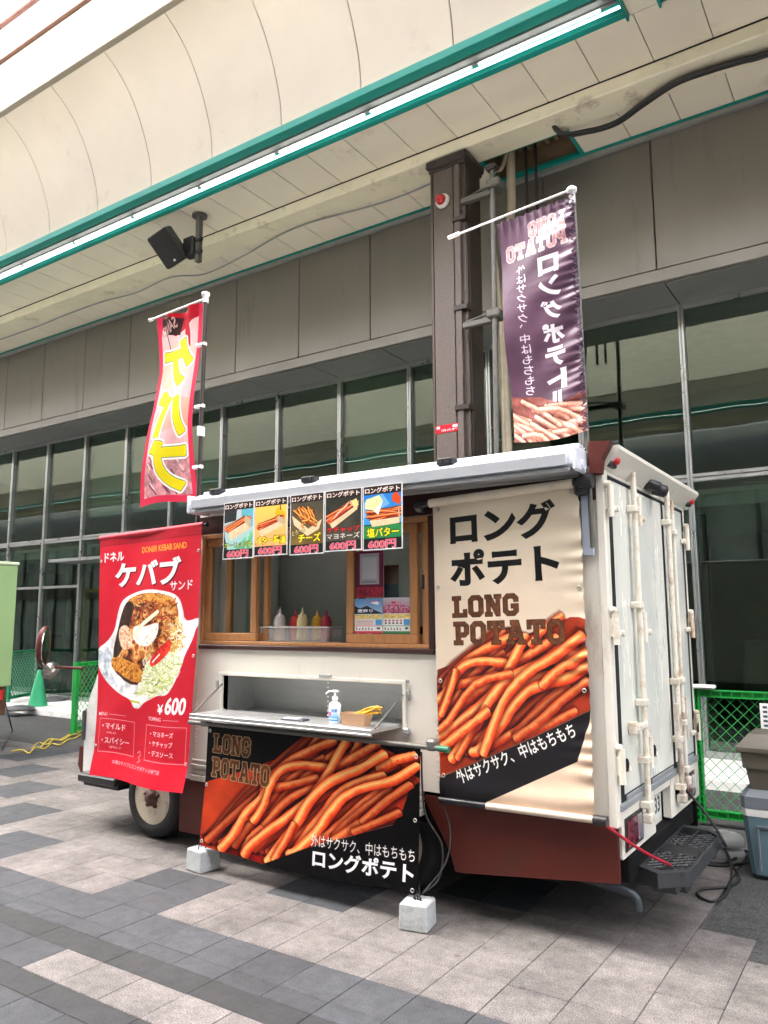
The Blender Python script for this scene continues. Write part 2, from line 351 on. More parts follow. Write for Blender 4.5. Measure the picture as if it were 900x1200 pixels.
        up = (.85*np.clip(1-abs(t2-.34)/.70, 0, 1)**1.1)[..., None]; lo = .8*np.clip((-t2-.2)/.8, 0, 1)[..., None]; ed = np.clip((abs(t)-.86)/.14, 0, 1)[..., None]
        c = M_*(1-up)+L_*up; c = c*(1-lo)+E_*lo; c = c*(1-ed*.55)+E_*ed*.55
        A = np.clip(w_+.5-D, 0, 1)[..., None]; R_[:] = R_*(1-A)+np.clip(c*np.array([1-(1-dark)*.75, 1-(1-dark)*1.1, 1-(1-dark)*1.2])*(1.04+nz[..., None]*.2), 0, 1)*A
        return s
    def _tri(s, T, col):
        c = np.array(col)/255
        for t in T:
            x0, y0 = np.floor(t.min(0)).astype(int); x1, y1 = np.ceil(t.max(0)).astype(int)
            x0 = max(x0, 0); y0 = max(y0, 0); x1 = min(x1, s.W); y1 = min(y1, s.H)
            if x1 <= x0 or y1 <= y0: continue
            X = np.arange(x0, x1)[None]+.5; Y = np.arange(y0, y1)[:, None]+.5; (ax, ay), (bx, by), (cx, cy) = t
            e1 = (bx-ax)*(Y-ay)-(by-ay)*(X-ax); e2 = (cx-bx)*(Y-by)-(cy-by)*(X-bx); e3 = (ax-cx)*(Y-cy)-(ay-cy)*(X-cx)
            M = ((e1 >= -.01) & (e2 >= -.01) & (e3 >= -.01)) | ((e1 <= .01) & (e2 <= .01) & (e3 <= .01)); s.a[y0:y1, x0:x1][M] = c
    def text(s, body, u0, v0, u1, v1, col, bold=.02, rot=0.0, outline=None, ow=.06, skew=0.0, halo=()):
        """fit the text into the box, then rotate about the box centre (degrees, counter-clockwise on the print)"""
        base = text_tris(body, bold); lo = base.reshape(-1, 2).min(0); hi = base.reshape(-1, 2).max(0)
        for b, c in ((([(bold+ow, outline)] if outline else [])+[(bold, col)])):
            T = text_tris(body, b).copy(); T = (T-lo)/(hi-lo)
            X = (T[..., 0]-.5)*(u1-u0)*s.W+(T[..., 1]-.5)*skew*(v1-v0)*s.H; Y = (.5-T[..., 1])*(v1-v0)*s.H; a = R(rot)
            P = np.stack([X*math.cos(a)+Y*math.sin(a)+(u0+u1)/2*s.W, -X*math.sin(a)+Y*math.cos(a)+(v0+v1)/2*s.H], -1)
            for hr, hc in halo:
                for k in range(12): s._tri(P+np.array([math.cos(k*math.pi/6), math.sin(k*math.pi/6)])*hr*s.ss, hc)
            s._tri(P, c)
        return s
    def vtext(s, body, u, v0, v1, wu, col, bold=.02, **k):
        h = (v1-v0)/len(body)
        for i, ch in enumerate(body):
            a, b = (u-wu/2, u+wu/2); y0, y1 = v0+i*h+h*.07, v0+(i+1)*h-h*.07
            if ch == '、': a, b, y0, y1 = u+wu*.1, u+wu*.4, y0, y0+h*.35
            s.text(ch, a, y0, b, y1, col, bold, **k)
        return s
    def college(s, body, u0, v0, u1, v1, fill, line, ow=2.0, rot=0.0, halo=None):
        tot = sum(COLLEGE[c][0] for c in body)+1.2*(len(body)-1); x = 0; a = R(rot); cu, cv = (u0+u1)/2*s.W, (v0+v1)/2*s.H
        G = []
        for ch in body:
            wd, rings = COLLEGE[ch]; rr = []
            for r in rings:
                p = np.array(r, float); X = ((p[:, 0]+x)/tot-.5)*(u1-u0)*s.W; Y = (.5-p[:, 1]/14)*(v1-v0)*s.H
                rr.append(np.stack([X*math.cos(a)+Y*math.sin(a)+cu, -X*math.sin(a)+Y*math.cos(a)+cv], -1))
            G.append(rr); x += wd+1.2
        D = np.array([s.W, s.H])
        for w_, c in (([(ow*1.9, halo)] if halo else [])+[(ow, line)]):
            for rr in G:
                for r in rr: s.line(np.concatenate([r, r[:1]])/D, w_*2, c)
        for rr in G: s.poly(rr[0]/D, fill, [h/D for h in rr[1:]], tex=.35, n=6)
        return s
    def image(s, name):
        a = np.clip(s.a, 0, 1).reshape(s.H//s.ss, s.ss, s.W//s.ss, s.ss, 3).mean((1, 3)); h, w_ = a.shape[:2]
        px = np.ones((h, w_, 4), np.float32); px[..., :3] = a[::-1]
        im = bpy.data.images.new(name, w_, h); im.pixels.foreach_set(px.ravel()); im.update(); im.pack(); return im
    def mat(s, name, rough=.5, translucent=0.0, bump=.12, bscale=9.0, spec=.3):
        m = bpy.data.materials.new(name); m.use_nodes = True; N = m.node_tree.nodes; L = m.node_tree.links; p = N['Principled BSDF']
        im = N.new('ShaderNodeTexImage'); im.image = s.image(name); im.extension = 'EXTEND'; L.new(im.outputs[0], p.inputs['Base Color'])
        p.inputs['Roughness'].default_value = rough; p.inputs['Specular IOR Level'].default_value = spec
        g = N.new('ShaderNodeNewGeometry'); nb = N.new('ShaderNodeTexNoise'); nb.inputs['Scale'].default_value = bscale; nb.inputs['Detail'].default_value = 3; L.new(g.outputs['Position'], nb.inputs['Vector'])
        bp = N.new('ShaderNodeBump'); bp.inputs['Strength'].default_value = bump; bp.inputs['Distance'].default_value = .03; L.new(nb.outputs[0], bp.inputs['Height']); L.new(bp.outputs[0], p.inputs['Normal'])
        if translucent:
            tr = N.new('ShaderNodeBsdfTranslucent'); L.new(im.outputs[0], tr.inputs[0]); mx = N.new('ShaderNodeMixShader'); mx.inputs[0].default_value = translucent
            L.new(p.outputs[0], mx.inputs[1]); L.new(tr.outputs[0], mx.inputs[2]); L.new(mx.outputs[0], N['Material Output'].inputs[0])
        return m

def chaikin(P, k=2):
    P = [np.array(p, float) for p in P]
    for _ in range(k): P = [q for a, b in zip(P, P[1:]+P[:1]) for q in (a*.75+b*.25, a*.25+b*.75)]
    return [tuple(p) for p in P]
def quad_uv(pts, q):
    """photo-crop points -> (u,v) inside the quad TL,TR,BR,BL"""
    (tl, tr, br, bl) = [np.array(p, float) for p in q]; out = []
    for p in pts:
        u, v = .5, .5
        for _ in range(12):
            f = tl*(1-u)*(1-v)+tr*u*(1-v)+br*u*v+bl*(1-u)*v-np.array(p, float)
            du = (tr-tl)*(1-v)+(br-bl)*v; dv = (bl-tl)*(1-u)+(br-tr)*u; d = np.linalg.solve(np.array([du, dv]).T, -f); u += d[0]; v += d[1]
        out.append((u, v))
    return out

def _ray(x, y): return _f*F_PX+_r*(x-450)-_u*(y-600)
def at_y(x, y, Y): d = _ray(x, y); return Vector(np.array([0, 0, EYE])+d*(Y/d[1]))
def at_x(x, y, X): d = _ray(x, y); return Vector(np.array([0, 0, EYE])+d*(X/d[0]))
def at_z(x, y, Z=0.0): d = _ray(x, y); return Vector(np.array([0, 0, EYE])+d*((Z-EYE)/d[2]))

# ================================================================== MATERIALS OF THE PLACE
M_GR_L = speckle('granite_light', (.160, .145, .136), .52, 1.42, tone=.09, stain=.50)
M_GR_D = speckle('granite_dark', (.047, .050, .055), .7, 1.36, tone=.16, stain=.32)
M_GR_B = speckle('granite_black', (.027, .028, .029), .75, 1.3, tone=.08, stain=.2)
M_JOINT = mat('mortar_joint', (.085, .082, .08), .9, var=.2, vscale=30)
M_ASPH = speckle('asphalt', (.048, .048, .047), .6, 1.6, rough=.9, tone=.0, scale=110, stain=.3)
M_STEP = mat('pale_concrete', (.80, .78, .74), .8, var=.08, vscale=3, bump=.1, dirt=(.4, .38, .35), dirt_amt=.25)
M_CREAM = mat('cream_panel', (.71, .655, .53), .55, var=.04, vscale=1.3, dirt=(.55, .48, .37), dirt_amt=.05, dirt_scale=1.2, tone=.03)
M_SOFF = mat('cream_soffit', (.84, .775, .635), .5, var=.03, vscale=1.5, dirt=(.55, .45, .31), dirt_amt=.07, dirt_scale=.8, tone=.04)
M_BEAM = mat('cream_beam', (.86, .80, .61), .4, var=.07, vscale=2, dirt=(.35, .3, .2), dirt_amt=.18)
M_DARKGAP = mat('dark_gap', (.03, .028, .025), .9)
M_TEAL = mat('teal_paint', (.010, .27, .225), .45, var=.06, vscale=4, spec=.3)
M_GREYM = mat('grey_fitting', (.36, .37, .36), .4, metal=.3)
M_WHITE = mat('white_paint', (.82, .81, .77), .45, var=.04)
M_FASC = mat('cream_fascia', (.46, .405, .305), .5, var=.05, dirt=(.5, .44, .32), dirt_amt=.1)
M_BROWN = mat('brown_trim', (.26, .13, .08), .5)
M_CLAD = mat('grey_cladding', (.225, .213, .188), .40, metal=.35, var=.05, vscale=1.2, bump=.03, bscale=2, dirt=(.15, .14, .12), dirt_amt=.12, dirt_scale=2.0, stretch=(2.2, 2.2, .3), tone=.04)
M_CLAD2 = mat('grey_soffit_metal', (.24, .245, .24), .45, metal=.3, var=.05)
M_ALU = mat('aluminium', (.42, .43, .42), .32, metal=.8, var=.05)
M_GLASS = glass('facade_glass', (.55, .63, .585), .13)
M_ROOM = mat('dark_interior', (.26, .29, .27), .9, var=.3, vscale=1.2)
M_ROOM2 = mat('interior_ceiling', (.55, .57, .53), .9)
M_PALE_SHEET = mat('pale_green_sheet', (.42, .50, .42), .8, var=.05)
M_COLM = mat('bronze_column', (.080, .062, .051), .42, metal=.35, var=.16, vscale=5, bump=.12, bscale=90, stretch=(1, 1, .35))
M_COLL = mat('bronze_column_face', (.125, .10, .086), .5, metal=.25, var=.3, vscale=60, bump=.3, bscale=160)
M_COLD = mat('bronze_dark', (.045, .034, .030), .4, metal=.3)
M_GALV = mat('galvanised_steel', (.13, .125, .11), .5, metal=.3, var=.15, vscale=14)
M_PIPE = mat('beige_pipe', (.42, .36, .26), .5, var=.12)
M_BLACK = mat('black_plastic', (.018, .018, .019), .45, var=.2)
M_BLKR = mat('black_rubber', (.015, .015, .015), .6, var=.2)
M_RED = mat('red_plastic', (.55, .02, .02), .35)
M_TUBE = mat('fluorescent_tube', (.9, .9, .9), .4, emit=((1, .98, .93), 1.3))

# ================================================================== GROUND
g = MB().add([(-120, -60, -.02), (120, -60, -.02), (120, 90, -.02), (-120, 90, -.02)], [(0, 1, 2, 3)])
ground = struct('ground', g, M_JOINT)
YB = [-7.03, -6.76]
while YB[-1] < 1.7: YB.append(YB[-1]+.272)
YB = [y for y in YB if y < 1.5]+[1.516, 1.788, 2.06, 2.20, 2.44, 2.595, 2.71, 2.965, 3.255, 3.53, 3.80, 4.07, 4.34, 4.61, 4.88, 5.15, 5.42, 5.69, 5.96]
XT, X0 = .272, -2.63
ROWL = 2.965
DARKTEETH = [(-3.99, -3.44, 0), (-5.64, -5.10, 0), (-3.17, -2.63, 1), (-6.44, -5.89, 1), (-2.36, -1.82, 2), (-7.25, -6.70, 2), (-8.06, -7.5, 3), (-8.88, -8.33, 4)]
def tile_kind(xc, yc):
    if 2.06 < yc < 2.20 or 2.44 < yc < 2.595: return 2
    if 2.20 < yc < 2.44: return 0 if xc > -3.47 else 1
    if yc < 2.06: return 1 if yc > .9 else 0  # tiles out of view stay light to bounce more daylight
    if yc < ROWL: return 1
    if xc < -5.64 and yc < 3.255 and xc > -9: pass
    r_ = 0 if yc < 3.53 else 1 if yc < 4.07 else 2 if yc < 4.61 else 3 if yc < 5.15 else 4
    for a, b, k in DARKTEETH:
        if k == r_ and a-.02 < xc < b+.02: return 1
    if xc < -5.64 and yc < 3.53 and xc > -7.2: return 0
    return 0
def on_tiles(xc, yc):
    if xc > -.98 and yc > 4.34: return False
    if xc > -.73 and yc > 4.07: return False
    if xc < 0 and yc > 5.9: return False
    return True
tiles = []
for i in range(len(YB)-1):
    y0, y1 = YB[i], YB[i+1]; long = (y1-y0) < .16 and y1 > 2 and y1 < 2.62
    st = 2 if long else 1
    for k in range(-64, 26, st):
        xa = X0+k*XT; xb = xa+XT*st
        if on_tiles((xa+xb)/2, (y0+y1)/2): tiles.append((xa, xb, y0, y1, tile_kind((xa+xb)/2, (y0+y1)/2)))
TM = [M_GR_L, M_GR_D, M_GR_B]
def vis_area(t):
    xa, xb, y0, y1, k = t; q = [proj(p) for p in ((xa, y0, 0), (xb, y0, 0), (xb, y1, 0), (xa, y1, 0))]
    if min(p[2] for p in q) < .3: return 0
    cx_ = sum(p[0] for p in q)/4; cy_ = sum(p[1] for p in q)/4
    if not (-30 < cx_ < 930 and cy_ < 1235): return 0
    xm, ym = (xa+xb)/2, (y0+y1)/2
    if -5.0 < xm < -1.2 and ym > 4.3: return 0
    return abs(sum(q[a][0]*q[(a+1) % 4][1]-q[(a+1) % 4][0]*q[a][1] for a in range(4)))/2
tiles.sort(key=vis_area, reverse=True)
TMESH = {}
for n, (xa, xb, y0, y1, k) in enumerate(tiles[:296]):
    key = (round(xb-xa, 3), round(y1-y0, 3), k); loc = Vector(((xa+xb)/2, (y0+y1)/2, -.010+random.uniform(-.0007, .0007)))
    if key not in TMESH:
        gq = .0014; o = obj('paving_tile', B(-key[0]/2+gq, key[0]/2-gq, -key[1]/2+gq, key[1]/2-gq, -.010, .010, .0022), TM[k], ground); TMESH[key] = o; o.location = loc-_org(ground)
    else: clone(TMESH[key], loc, ground)
rest = MB(); tones = []
for (xa, xb, y0, y1, k) in tiles[296:]:
    rest.cur = k; gq = .0014; h = -.0005+random.uniform(-.0007, .0007); z0 = -.019
    a, b, c, d = xa+gq, xb-gq, y0+gq, y1-gq
    rest.add([(a, c, z0), (b, c, z0), (b, d, z0), (a, d, z0), (a, c, h), (b, c, h), (b, d, h), (a, d, h)], [(4, 5, 6, 7), (0, 1, 5, 4), (1, 2, 6, 5), (2, 3, 7, 6), (3, 0, 4, 7)]); tones += [random.random()]*5
rest.cur = 0
ro = obj('paving_tiles', rest, TM, ground, kind='stuff')
at = ro.data.attributes.new('tone', 'FLOAT', 'FACE'); at.data.foreach_set('value', tones)
a_ = MB()
a_.add([(-.98, 4.34, -.006), (-.73, 4.34, -.006), (-.73, 4.07, -.006), (14, 4.07, -.006), (14, 7.8, -.006), (-40, 7.8, -.006), (-40, 5.96, -.006), (-.98, 5.96, -.006)], [range(8)])
struct('asphalt', a_, M_ASPH)
struct('pale_step', B(-40, 14, 7.8, 9.3, -.02, .085, .01), M_STEP)

# ================================================================== COMMERCIAL BUILDING
bld = thing('commercial_building', 'grey clad shop building with tall dark green glass windows behind the food truck', 'building', (-6, 9, 0))
MX = [-1.875-1.222*k for k in range(-4, 16)]
PX_ = [-1.94-1.257*k for k in range(-4, 15)]
first = None
for a, b in zip(PX_[:-1], PX_[1:]):          # big cladding panels and the band under them
    o = obj('cladding_panel', B(b+.006, a-.006, 8.24, 8.30, 5.29, 6.80, .006), M_CLAD, bld) if first is None else clone(first, ((a+b)/2, 8.27, 6.045), bld)
    first = first or o
obj('cladding_backing', B(-20, 3.2, 8.292, 9.2, 5.16, 6.95), M_DARKGAP, bld)
obj('drip_band', B(-20, 3.2, 8.225, 8.285, 5.14, 5.278, .006), M_CLAD, bld)
f2 = None
for a, b in zip(MX[:-1], MX[1:]):
    o = obj('soffit_plate', B(b+.005, a-.005, 8.29, 8.98, 5.13, 5.15, .003), M_CLAD2, bld) if f2 is None else clone(f2, ((a+b)/2, 8.635, 5.14), bld)
    f2 = f2 or o
obj('head_trim', B(-20, 3.2, 8.19, 8.30, 6.80, 6.845), M_GREYM, bld)
obj('teal_edge', B(-20, 3.2, 8.17, 8.22, 6.848, 6.89), M_TEAL, bld)
mu = None
for x in MX:
    if mu is None: mu = o = obj('mullion', B(x-.03, x-.004, 8.94, 9.08, .085, 5.13, .004).box(x+.004, x+.03, 8.94, 9.08, .085, 5.13, .004).box(x-.004, x+.004, 8.96, 9.08, .085, 5.13), M_ALU, bld); mz = (.085+5.13)/2
    else: clone(mu, (x, 9.01, mz), bld)
def rail(z0, z1, y0, xa, xb): return B(xb+.031, xa-.031, y0, 9.07, z0, z1, .004)
for a, b in zip(MX[:-1], MX[1:]):
    pass
obj('transom', B(-20, 3.2, 8.955, 9.07, 3.055, 3.095, .004).box(-20, 3.2, 8.955, 9.07, 3.103, 3.143, .004), M_ALU, bld)
obj('head_rail', B(-20, 3.2, 8.95, 9.07, 5.075, 5.128, .004), M_ALU, bld)
obj('sill_rail', B(-20, 3.2, 8.95, 9.07, .088, .16, .004), M_ALU, bld)
gu = gl = None
for k, (a, b) in enumerate(zip(MX[:-1], MX[1:])):
    if gu is None:
        gu = obj('upper_pane', B(b+.028, a-.028, 9.0, 9.012, 3.14, 5.08), M_GLASS, bld); gl = obj('lower_pane', B(b+.028, a-.028, 9.0, 9.012, .158, 3.06), M_GLASS, bld)
    else:
        clone(gu, ((a+b)/2, 9.006, 4.11), bld); clone(gl, ((a+b)/2, 9.006, 1.609), bld)
room = MB().box(-20, 3.2, 9.3, 13, .0, .08).box(-20, 3.2, 13, 13.1, 0, 6).box(-20.1, -20, 9, 13, 0, 6).box(3.2, 3.3, 8.3, 13, 0, 7)
obj('room_shell', room, M_ROOM, bld)
obj('room_ceiling', B(-20, 3.2, 9.2, 13, 5.2, 5.3).box(-20, 3.2, 9.6, 13, 2.85, 3.06), M_ROOM2, bld)
rb = MB()
for k in range(14):
    x = -18+k*1.45; rb.box(x, x+.06, 10.2, 10.3, .08, 2.85)
    rb.box(x+.2, x+.9, 11.5, 11.9, .08, 1.2+.5*random.random())
obj('room_fittings', rb, mat('room_stuff', (.16, .15, .13), .7, var=.4, vscale=2), bld)
sg = None
for k in (4, 7, 8, 9):      # pale green sheets behind some of the upper windows
    a, b = MX[k+4-1], MX[k+4]
    if sg is None: sg = obj('pale_sheet', B(b+.06, a-.06, 9.10, 9.112, 3.5, 5.07), M_PALE_SHEET, bld); sg0 = (a+b)/2
    else: clone(sg, ((a+b)/2, 9.106, (3.5+5.07)/2), bld)
dx0, dx1 = MX[14], MX[13]
obj('second_transom', B(MX[15]+.03, MX[13]-.03, 8.965, 9.06, 2.17, 2.215, .004).box(MX[13]+.031, MX[11]-.031, 8.965, 9.06, 2.66, 2.71, .004), M_ALU, bld)
obj('door_hood', B(-12.95, -11.4, 8.35, 8.94, 2.60, 2.655, .008), M_ALU, bld)
obj('door_frame', B(MX[13]+.05, MX[13]+.12, 9.03, 9.12, .16, 2.15).box(MX[13]+.12, MX[12]-.14, 9.03, 9.12, 2.07, 2.15).box(MX[12]-.14, MX[12]-.06, 9.03, 9.12, .16, 2.15), mat('mustard_frame', (.42, .30, .05), .5), bld)

# ================================================================== ARCADE CANOPY (this side, and the facing side that the glass mirrors)
VAULT = [(5.90, 6.905), (5.87, 7.18), (5.80, 7.42), (5.68, 7.70), (5.52, 7.95), (5.33, 8.14), (5.10, 8.28), (4.95, 8.33)]  # top end cut short so roof light falls onto the panels
def vault_mb(xa, xb, my, off=0.0):
    m = MB(); P = [(my(y+off), z+off*1.2) for y, z in VAULT]; n = len(P)
    # thin curved sheet, 2 cm, smooth along the curve
    fine = []
    for i in range(n-1):
        p0, p1, p2, p3 = P[max(i-1, 0)], P[i], P[i+1], P[min(i+2, n-1)]
        for j in range(3):
            t = j/3; fine.append(tuple(.5*((2*p1[c])+(p2[c]-p0[c])*t+(2*p0[c]-5*p1[c]+4*p2[c]-p3[c])*t*t+(3*p1[c]-p0[c]-3*p2[c]+p3[c])*t**3) for c in (0, 1)))
    fine.append(P[-1]); k = len(fine); sg = 1 if my(1)-my(0) > 0 else -1
    for dy, dz in ((0, 0), (.012*sg, .02)):
        m.add([(x, y+dy, z+dz) for x in (xa, xb) for y, z in fine], [(i, i+1, k+i+1, k+i) for i in range(k-1)], True)
    for q in (0, k): m.f += [[q+i, q+i+1, 2*k+q+i+1, 2*k+q+i] for i in range(k-1)]
    return m
def canopy(my, x0, x1, root, detail):
    by = lambda m, a, b, c, d, e, f, k=0: m.box(a, b, my(c), my(d), e, f, k)
    if detail:
        vp = None; k = 0; x = -4.2+1.07*9
        while x > x0:
            if vp is None: vp = obj('vault_panel', vault_mb(x-1.07+.007, x-.007, my), M_CREAM, root); base = ORI[vp.name].copy(); bx = x
            else: clone(vp, (base.x+(x-bx), base.y, base.z), root)
            x -= 1.07
        # welded smooth normals: share verts per panel
        obj('vault_backing', vault_mb(x0, x1, my, .03), M_DARKGAP, root)  # dark sheet added close behind so leaking light does not whiten the seams
        sp1 = sp2 = None; x = -1.59+.535*9
        while x > x0:
            if sp1 is None:
                sp1 = obj('soffit_panel', by(MB(), x-.535+.004, x-.004, 6.395, 7.095, 6.865, 6.885, .003), M_SOFF, root); b1 = ORI[sp1.name].copy(); bx = x
                sp2 = obj('soffit_panel', by(MB(), x-.535+.004, x-.004, 7.465, 8.165, 6.865, 6.885, .003), M_SOFF, root); b2 = ORI[sp2.name].copy()
            else:
                clone(sp1, (b1.x+x-bx, b1.y, b1.z), root)
                if not (-3.75 < x-.2675 < -2.6): clone(sp2, (b2.x+x-bx, b2.y, b2.z), root)
            x -= .535
        obj('soffit_backing', by(by(by(MB(), x0, -3.73, 6.38, 8.2, 6.90, 6.93), -2.66, x1, 6.38, 8.2, 6.90, 6.93), -3.73, -2.66, 6.38, 7.6, 6.90, 6.93), M_DARKGAP, root)
    else:
        obj('vault', vault_mb(x0, x1, my), M_CREAM, root)
        obj('soffit', by(MB(), x0, x1, 6.38, 8.2, 6.86, 6.90), M_SOFF, root)
    obj('beam', by(MB(), x0, x1, 7.10, 7.46, 6.72, 6.862, .012), M_BEAM, root)
    for xa, xb in ((x0, -1.62), (-1.36, x1)):
        gm = MB(); by(gm, xa, xb, 5.885, 6.0, 6.825, 6.918, .008); by(gm, xa, xb, 6.30, 6.385, 6.845, 6.90, .008); by(gm, xa, xb, 6.0, 6.30, 6.93, 6.965)
        by(gm, xa, xa+.02, 5.9, 6.38, 6.80, 6.96); by(gm, xb-.02, xb, 5.9, 6.38, 6.803, 6.96)
        obj('gutter', gm, M_TEAL, root)
        fm = MB(); by(fm, xa+.05, xb-.05, 6.08, 6.15, 6.875, 6.925, .004); by(fm, xa+.05, xb-.05, 6.185, 6.21, 6.875, 6.93, .004); obj('light_fitting', fm, mat('fitting_grey', (.16, .165, .16), .5), root)
    if detail: obj('gutter_gap_panel', by(MB(), -1.618, -1.362, 5.90, 6.39, 6.866, 6.93), M_SOFF, root)
    if detail:
        tb = None; x = -1.8
        while x > x0+1.3:
            if tb is None: tb = obj('fluorescent_tube', MB().tube([(x-1.18, my(6.13), 6.815), (x, my(6.13), 6.815)], .011, 8), M_TUBE, root); b3 = ORI[tb.name].copy(); bx = x
            else: clone(tb, (b3.x+x-bx, b3.y, b3.z), root)
            x -= 1.26
    else:
        obj('fluorescent_tube', MB().tube([(x0+.2, my(6.11), 6.866), (x1-.2, my(6.11), 6.866)], .016, 8), M_TUBE, root)
    if not detail: obj('fascia', by(MB(), x0, x1, 4.20, 4.268, 7.12, 8.75, .008), M_FASC, root); return  # facing fascia raised to keep the bright roof out of the mirrored view
    obj('fascia', by(MB(), x0, x1, 4.20, 4.268, 7.12, 7.49, .008), M_FASC, root)
    obj('upper_fascia', by(by(MB(), x0, x1, 4.235, 4.262, 7.492, 7.775), x0, x1, 4.24, 4.265, 7.875, 8.14), mat('white_fascia', (.66, .62, .55), .5, var=.04), root)
    obj('brown_rail', by(MB(), x0, x1, 4.20, 4.268, 7.778, 7.872, .01), M_BROWN, root)
    obj('roof_pipe', MB().tube([(x0, my(4.2), 8.23), (x1, my(4.2), 8.23)], .035, 8), mat('pink_brown_pipe', (.42, .22, .18), .5), root)
can = thing('arcade_canopy', 'cream arcade canopy with curved panels, teal gutter and long lit tubes above the truck', 'canopy', (-6, 6.5, 6.9))
canopy(lambda y: y, -26, 4.5, can, True)
hf = MB().box(-3.72, -2.66, 7.62, 7.66, 6.855, 6.90).box(-3.72, -2.66, 8.15, 8.19, 6.855, 6.90).box(-3.74, -3.70, 7.62, 8.19, 6.852, 6.90).box(-2.69, -2.65, 7.62, 8.19, 6.852, 6.90)
hatch = obj('hatch_frame', hf, M_TEAL, can)
hc = MB()
for i in range(9): hc.box(-3.7+i*.116, -3.7+i*.116+.07, 7.6, 8.2, 7.15, 7.22, .02)
hc.box(-3.75, -2.6, 7.55, 8.25, 7.22, 7.25).box(-3.78, -3.745, 7.55, 8.25, 6.93, 7.25).box(-3.9, -2.4, 8.20, 8.23, 6.90, 7.25).box(-3.9, -2.4, 7.5, 7.54, 6.94, 7.25).box(-2.645, -2.61, 7.55, 8.25, 6.93, 7.25)
obj('corrugated_deck', hc, mat('brown_deck', (.20, .14, .08), .7, var=.2), can)

far = MB()
for (y0, y1, z0, z1) in ((5.9, 8.2, 6.87, 6.95), (7.10, 7.46, 6.72, 6.86), (4.2, 4.268, 7.12, 8.14), (8.24, 8.4, 5.2, 6.9), (8.95, 9.1, 0, 5.2)): far.box(-70, -26.02, y0, y1, z0, z1).box(4.52, 34, y0, y1, z0, z1)
obj('far_canopy', far, M_CREAM, can); obj('far_vault', vault_mb(-70, -26.02, lambda y: y), M_CREAM, can); obj('far_vault', vault_mb(4.52, 34, lambda y: y), M_CREAM, can)
M_ROOF = bpy.data.materials.new('frosted_roof'); M_ROOF.use_nodes = True
_n = M_ROOF.node_tree.nodes; _l = M_ROOF.node_tree.links; _n.clear(); _o = _n.new('ShaderNodeOutputMaterial'); _t = _n.new('ShaderNodeBsdfTransparent'); _t.inputs[0].default_value = (.95, .95, .95, 1)
_d = _n.new('ShaderNodeBsdfTranslucent'); _d.inputs[0].default_value = (.88, .86, .82, 1); _m = _n.new('ShaderNodeMixShader'); _m.inputs[0].default_value = .78; _l.new(_t.outputs[0], _m.inputs[1]); _l.new(_d.outputs[0], _m.inputs[2]); _l.new(_m.outputs[0], _o.inputs[0])
roof = thing('diffusing_roof', 'frosted arched roof over the street, added to soften the light, its edge just showing at the top left corner', 'roof', (-20, 1.7, 8.3))
RP = [(5.05, 8.40), (4.2, 8.60), (3.6, 8.82), (2.7, 9.12), (1.7, 9.25), (.7, 9.12), (-.2, 8.95), (-.835, 8.74)]
_q = MB(); _q.add([(x, y, z) for x in (-70, 34) for y, z in RP], [(i, i+1, len(RP)+i+1, len(RP)+i) for i in range(len(RP)-1)]); obj('roof_sheet', _q, M_ROOF, roof)  # sheet added to spread the sun into soft overhead fill
_rb = None
for _k in range(48):
    _x = -69.5+_k*2.14
    if _rb is None: _rb = obj('roof_rib', MB().tube([(_x, y, z-.03) for y, z in RP], .035, 6), mat('rib_paint', (.42, .22, .18), .5), roof); _rx = _x
    else: clone(_rb, (_x, ORI[_rb.name].y, ORI[_rb.name].z), roof)

opp = thing('facing_arcade', 'facing shop row and cream canopy across the street, seen only mirrored in the glass', 'building', (-6, -5, 0))
mo = lambda y: 3.4-y
canopy(mo, -70, 34, opp, False)
om = MB().box(-70, 34, -5.75, -5.6, 5.1, 7.0); obj('cladding', om, M_CLAD, opp)
om = MB()
for k in range(73): x = -70+k*1.42; om.box(x, x+.1, -5.7, -5.6, 0, 5.1)
om.box(-70, 34, -5.7, -5.6, 2.6, 3.1); obj('shop_frames', om, M_COLD, opp)
obj('shop_glass', B(-70, 34, -5.8, -5.75, 0, 5.1), M_ROOM, opp)
# what stands beyond the two canopy roofs
obj('upper_wall', B(-70, 34, -9.2, -9, 5, 10), mat('far_wall', (.55, .47, .42), .7), opp)
sa = Art(300, 60, (150, 190, 205), 5, 1); sa.text('OK', .30, .12, .62, .88, (60, 75, 85), .03)
sp = MB().sheet(lambda u, v: (-3.2+3.2*(1-u), -5.57, 2.62+.46*(1-v)), 1, 1, smooth=False)
sgn = obj('shop_sign', sp, sa.mat('shop_sign_print', .4), opp)

# ================================================================== ARCADE COLUMN AND WHAT HANGS ON IT
colm = thing('arcade_column', 'dark bronze arcade column with a vertical channel rising behind the truck roof', 'column', (-3.88, 7.3, 0))
XA, XB, YA, YBk = -4.10, -3.66, 7.12, 7.50
obj('shaft', B(XA, XB, YA+.012, YBk, 0, 6.60, .015), M_COLM, colm)
obj('face_plate', B(XA+.035, XA+.285, YA, YA+.03, 0, 6.58, .004), M_COLL, colm)
obj('edge_strip', B(XA+.003, XA+.03, YA-.006, YA+.03, 0, 6.585, .003), M_COLM, colm)
obj('cable_channel', B(XA+.315, XA+.385, YA-.03, YA+.02, 0, 6.55, .004), M_COLL, colm)
obj('side_plate', B(XB-.01, XB+.012, YA+.06, YBk-.05, 0, 6.58, .003), M_COLD, colm)
obj('capital', B(XA-.04, XB+.04, YA-.05, YBk+.04, 6.60, 6.70, .02).box(XA-.015, XB+.015, YA-.02, YBk+.02, 6.56, 6.61, .01), M_COLD, colm)
cl = None
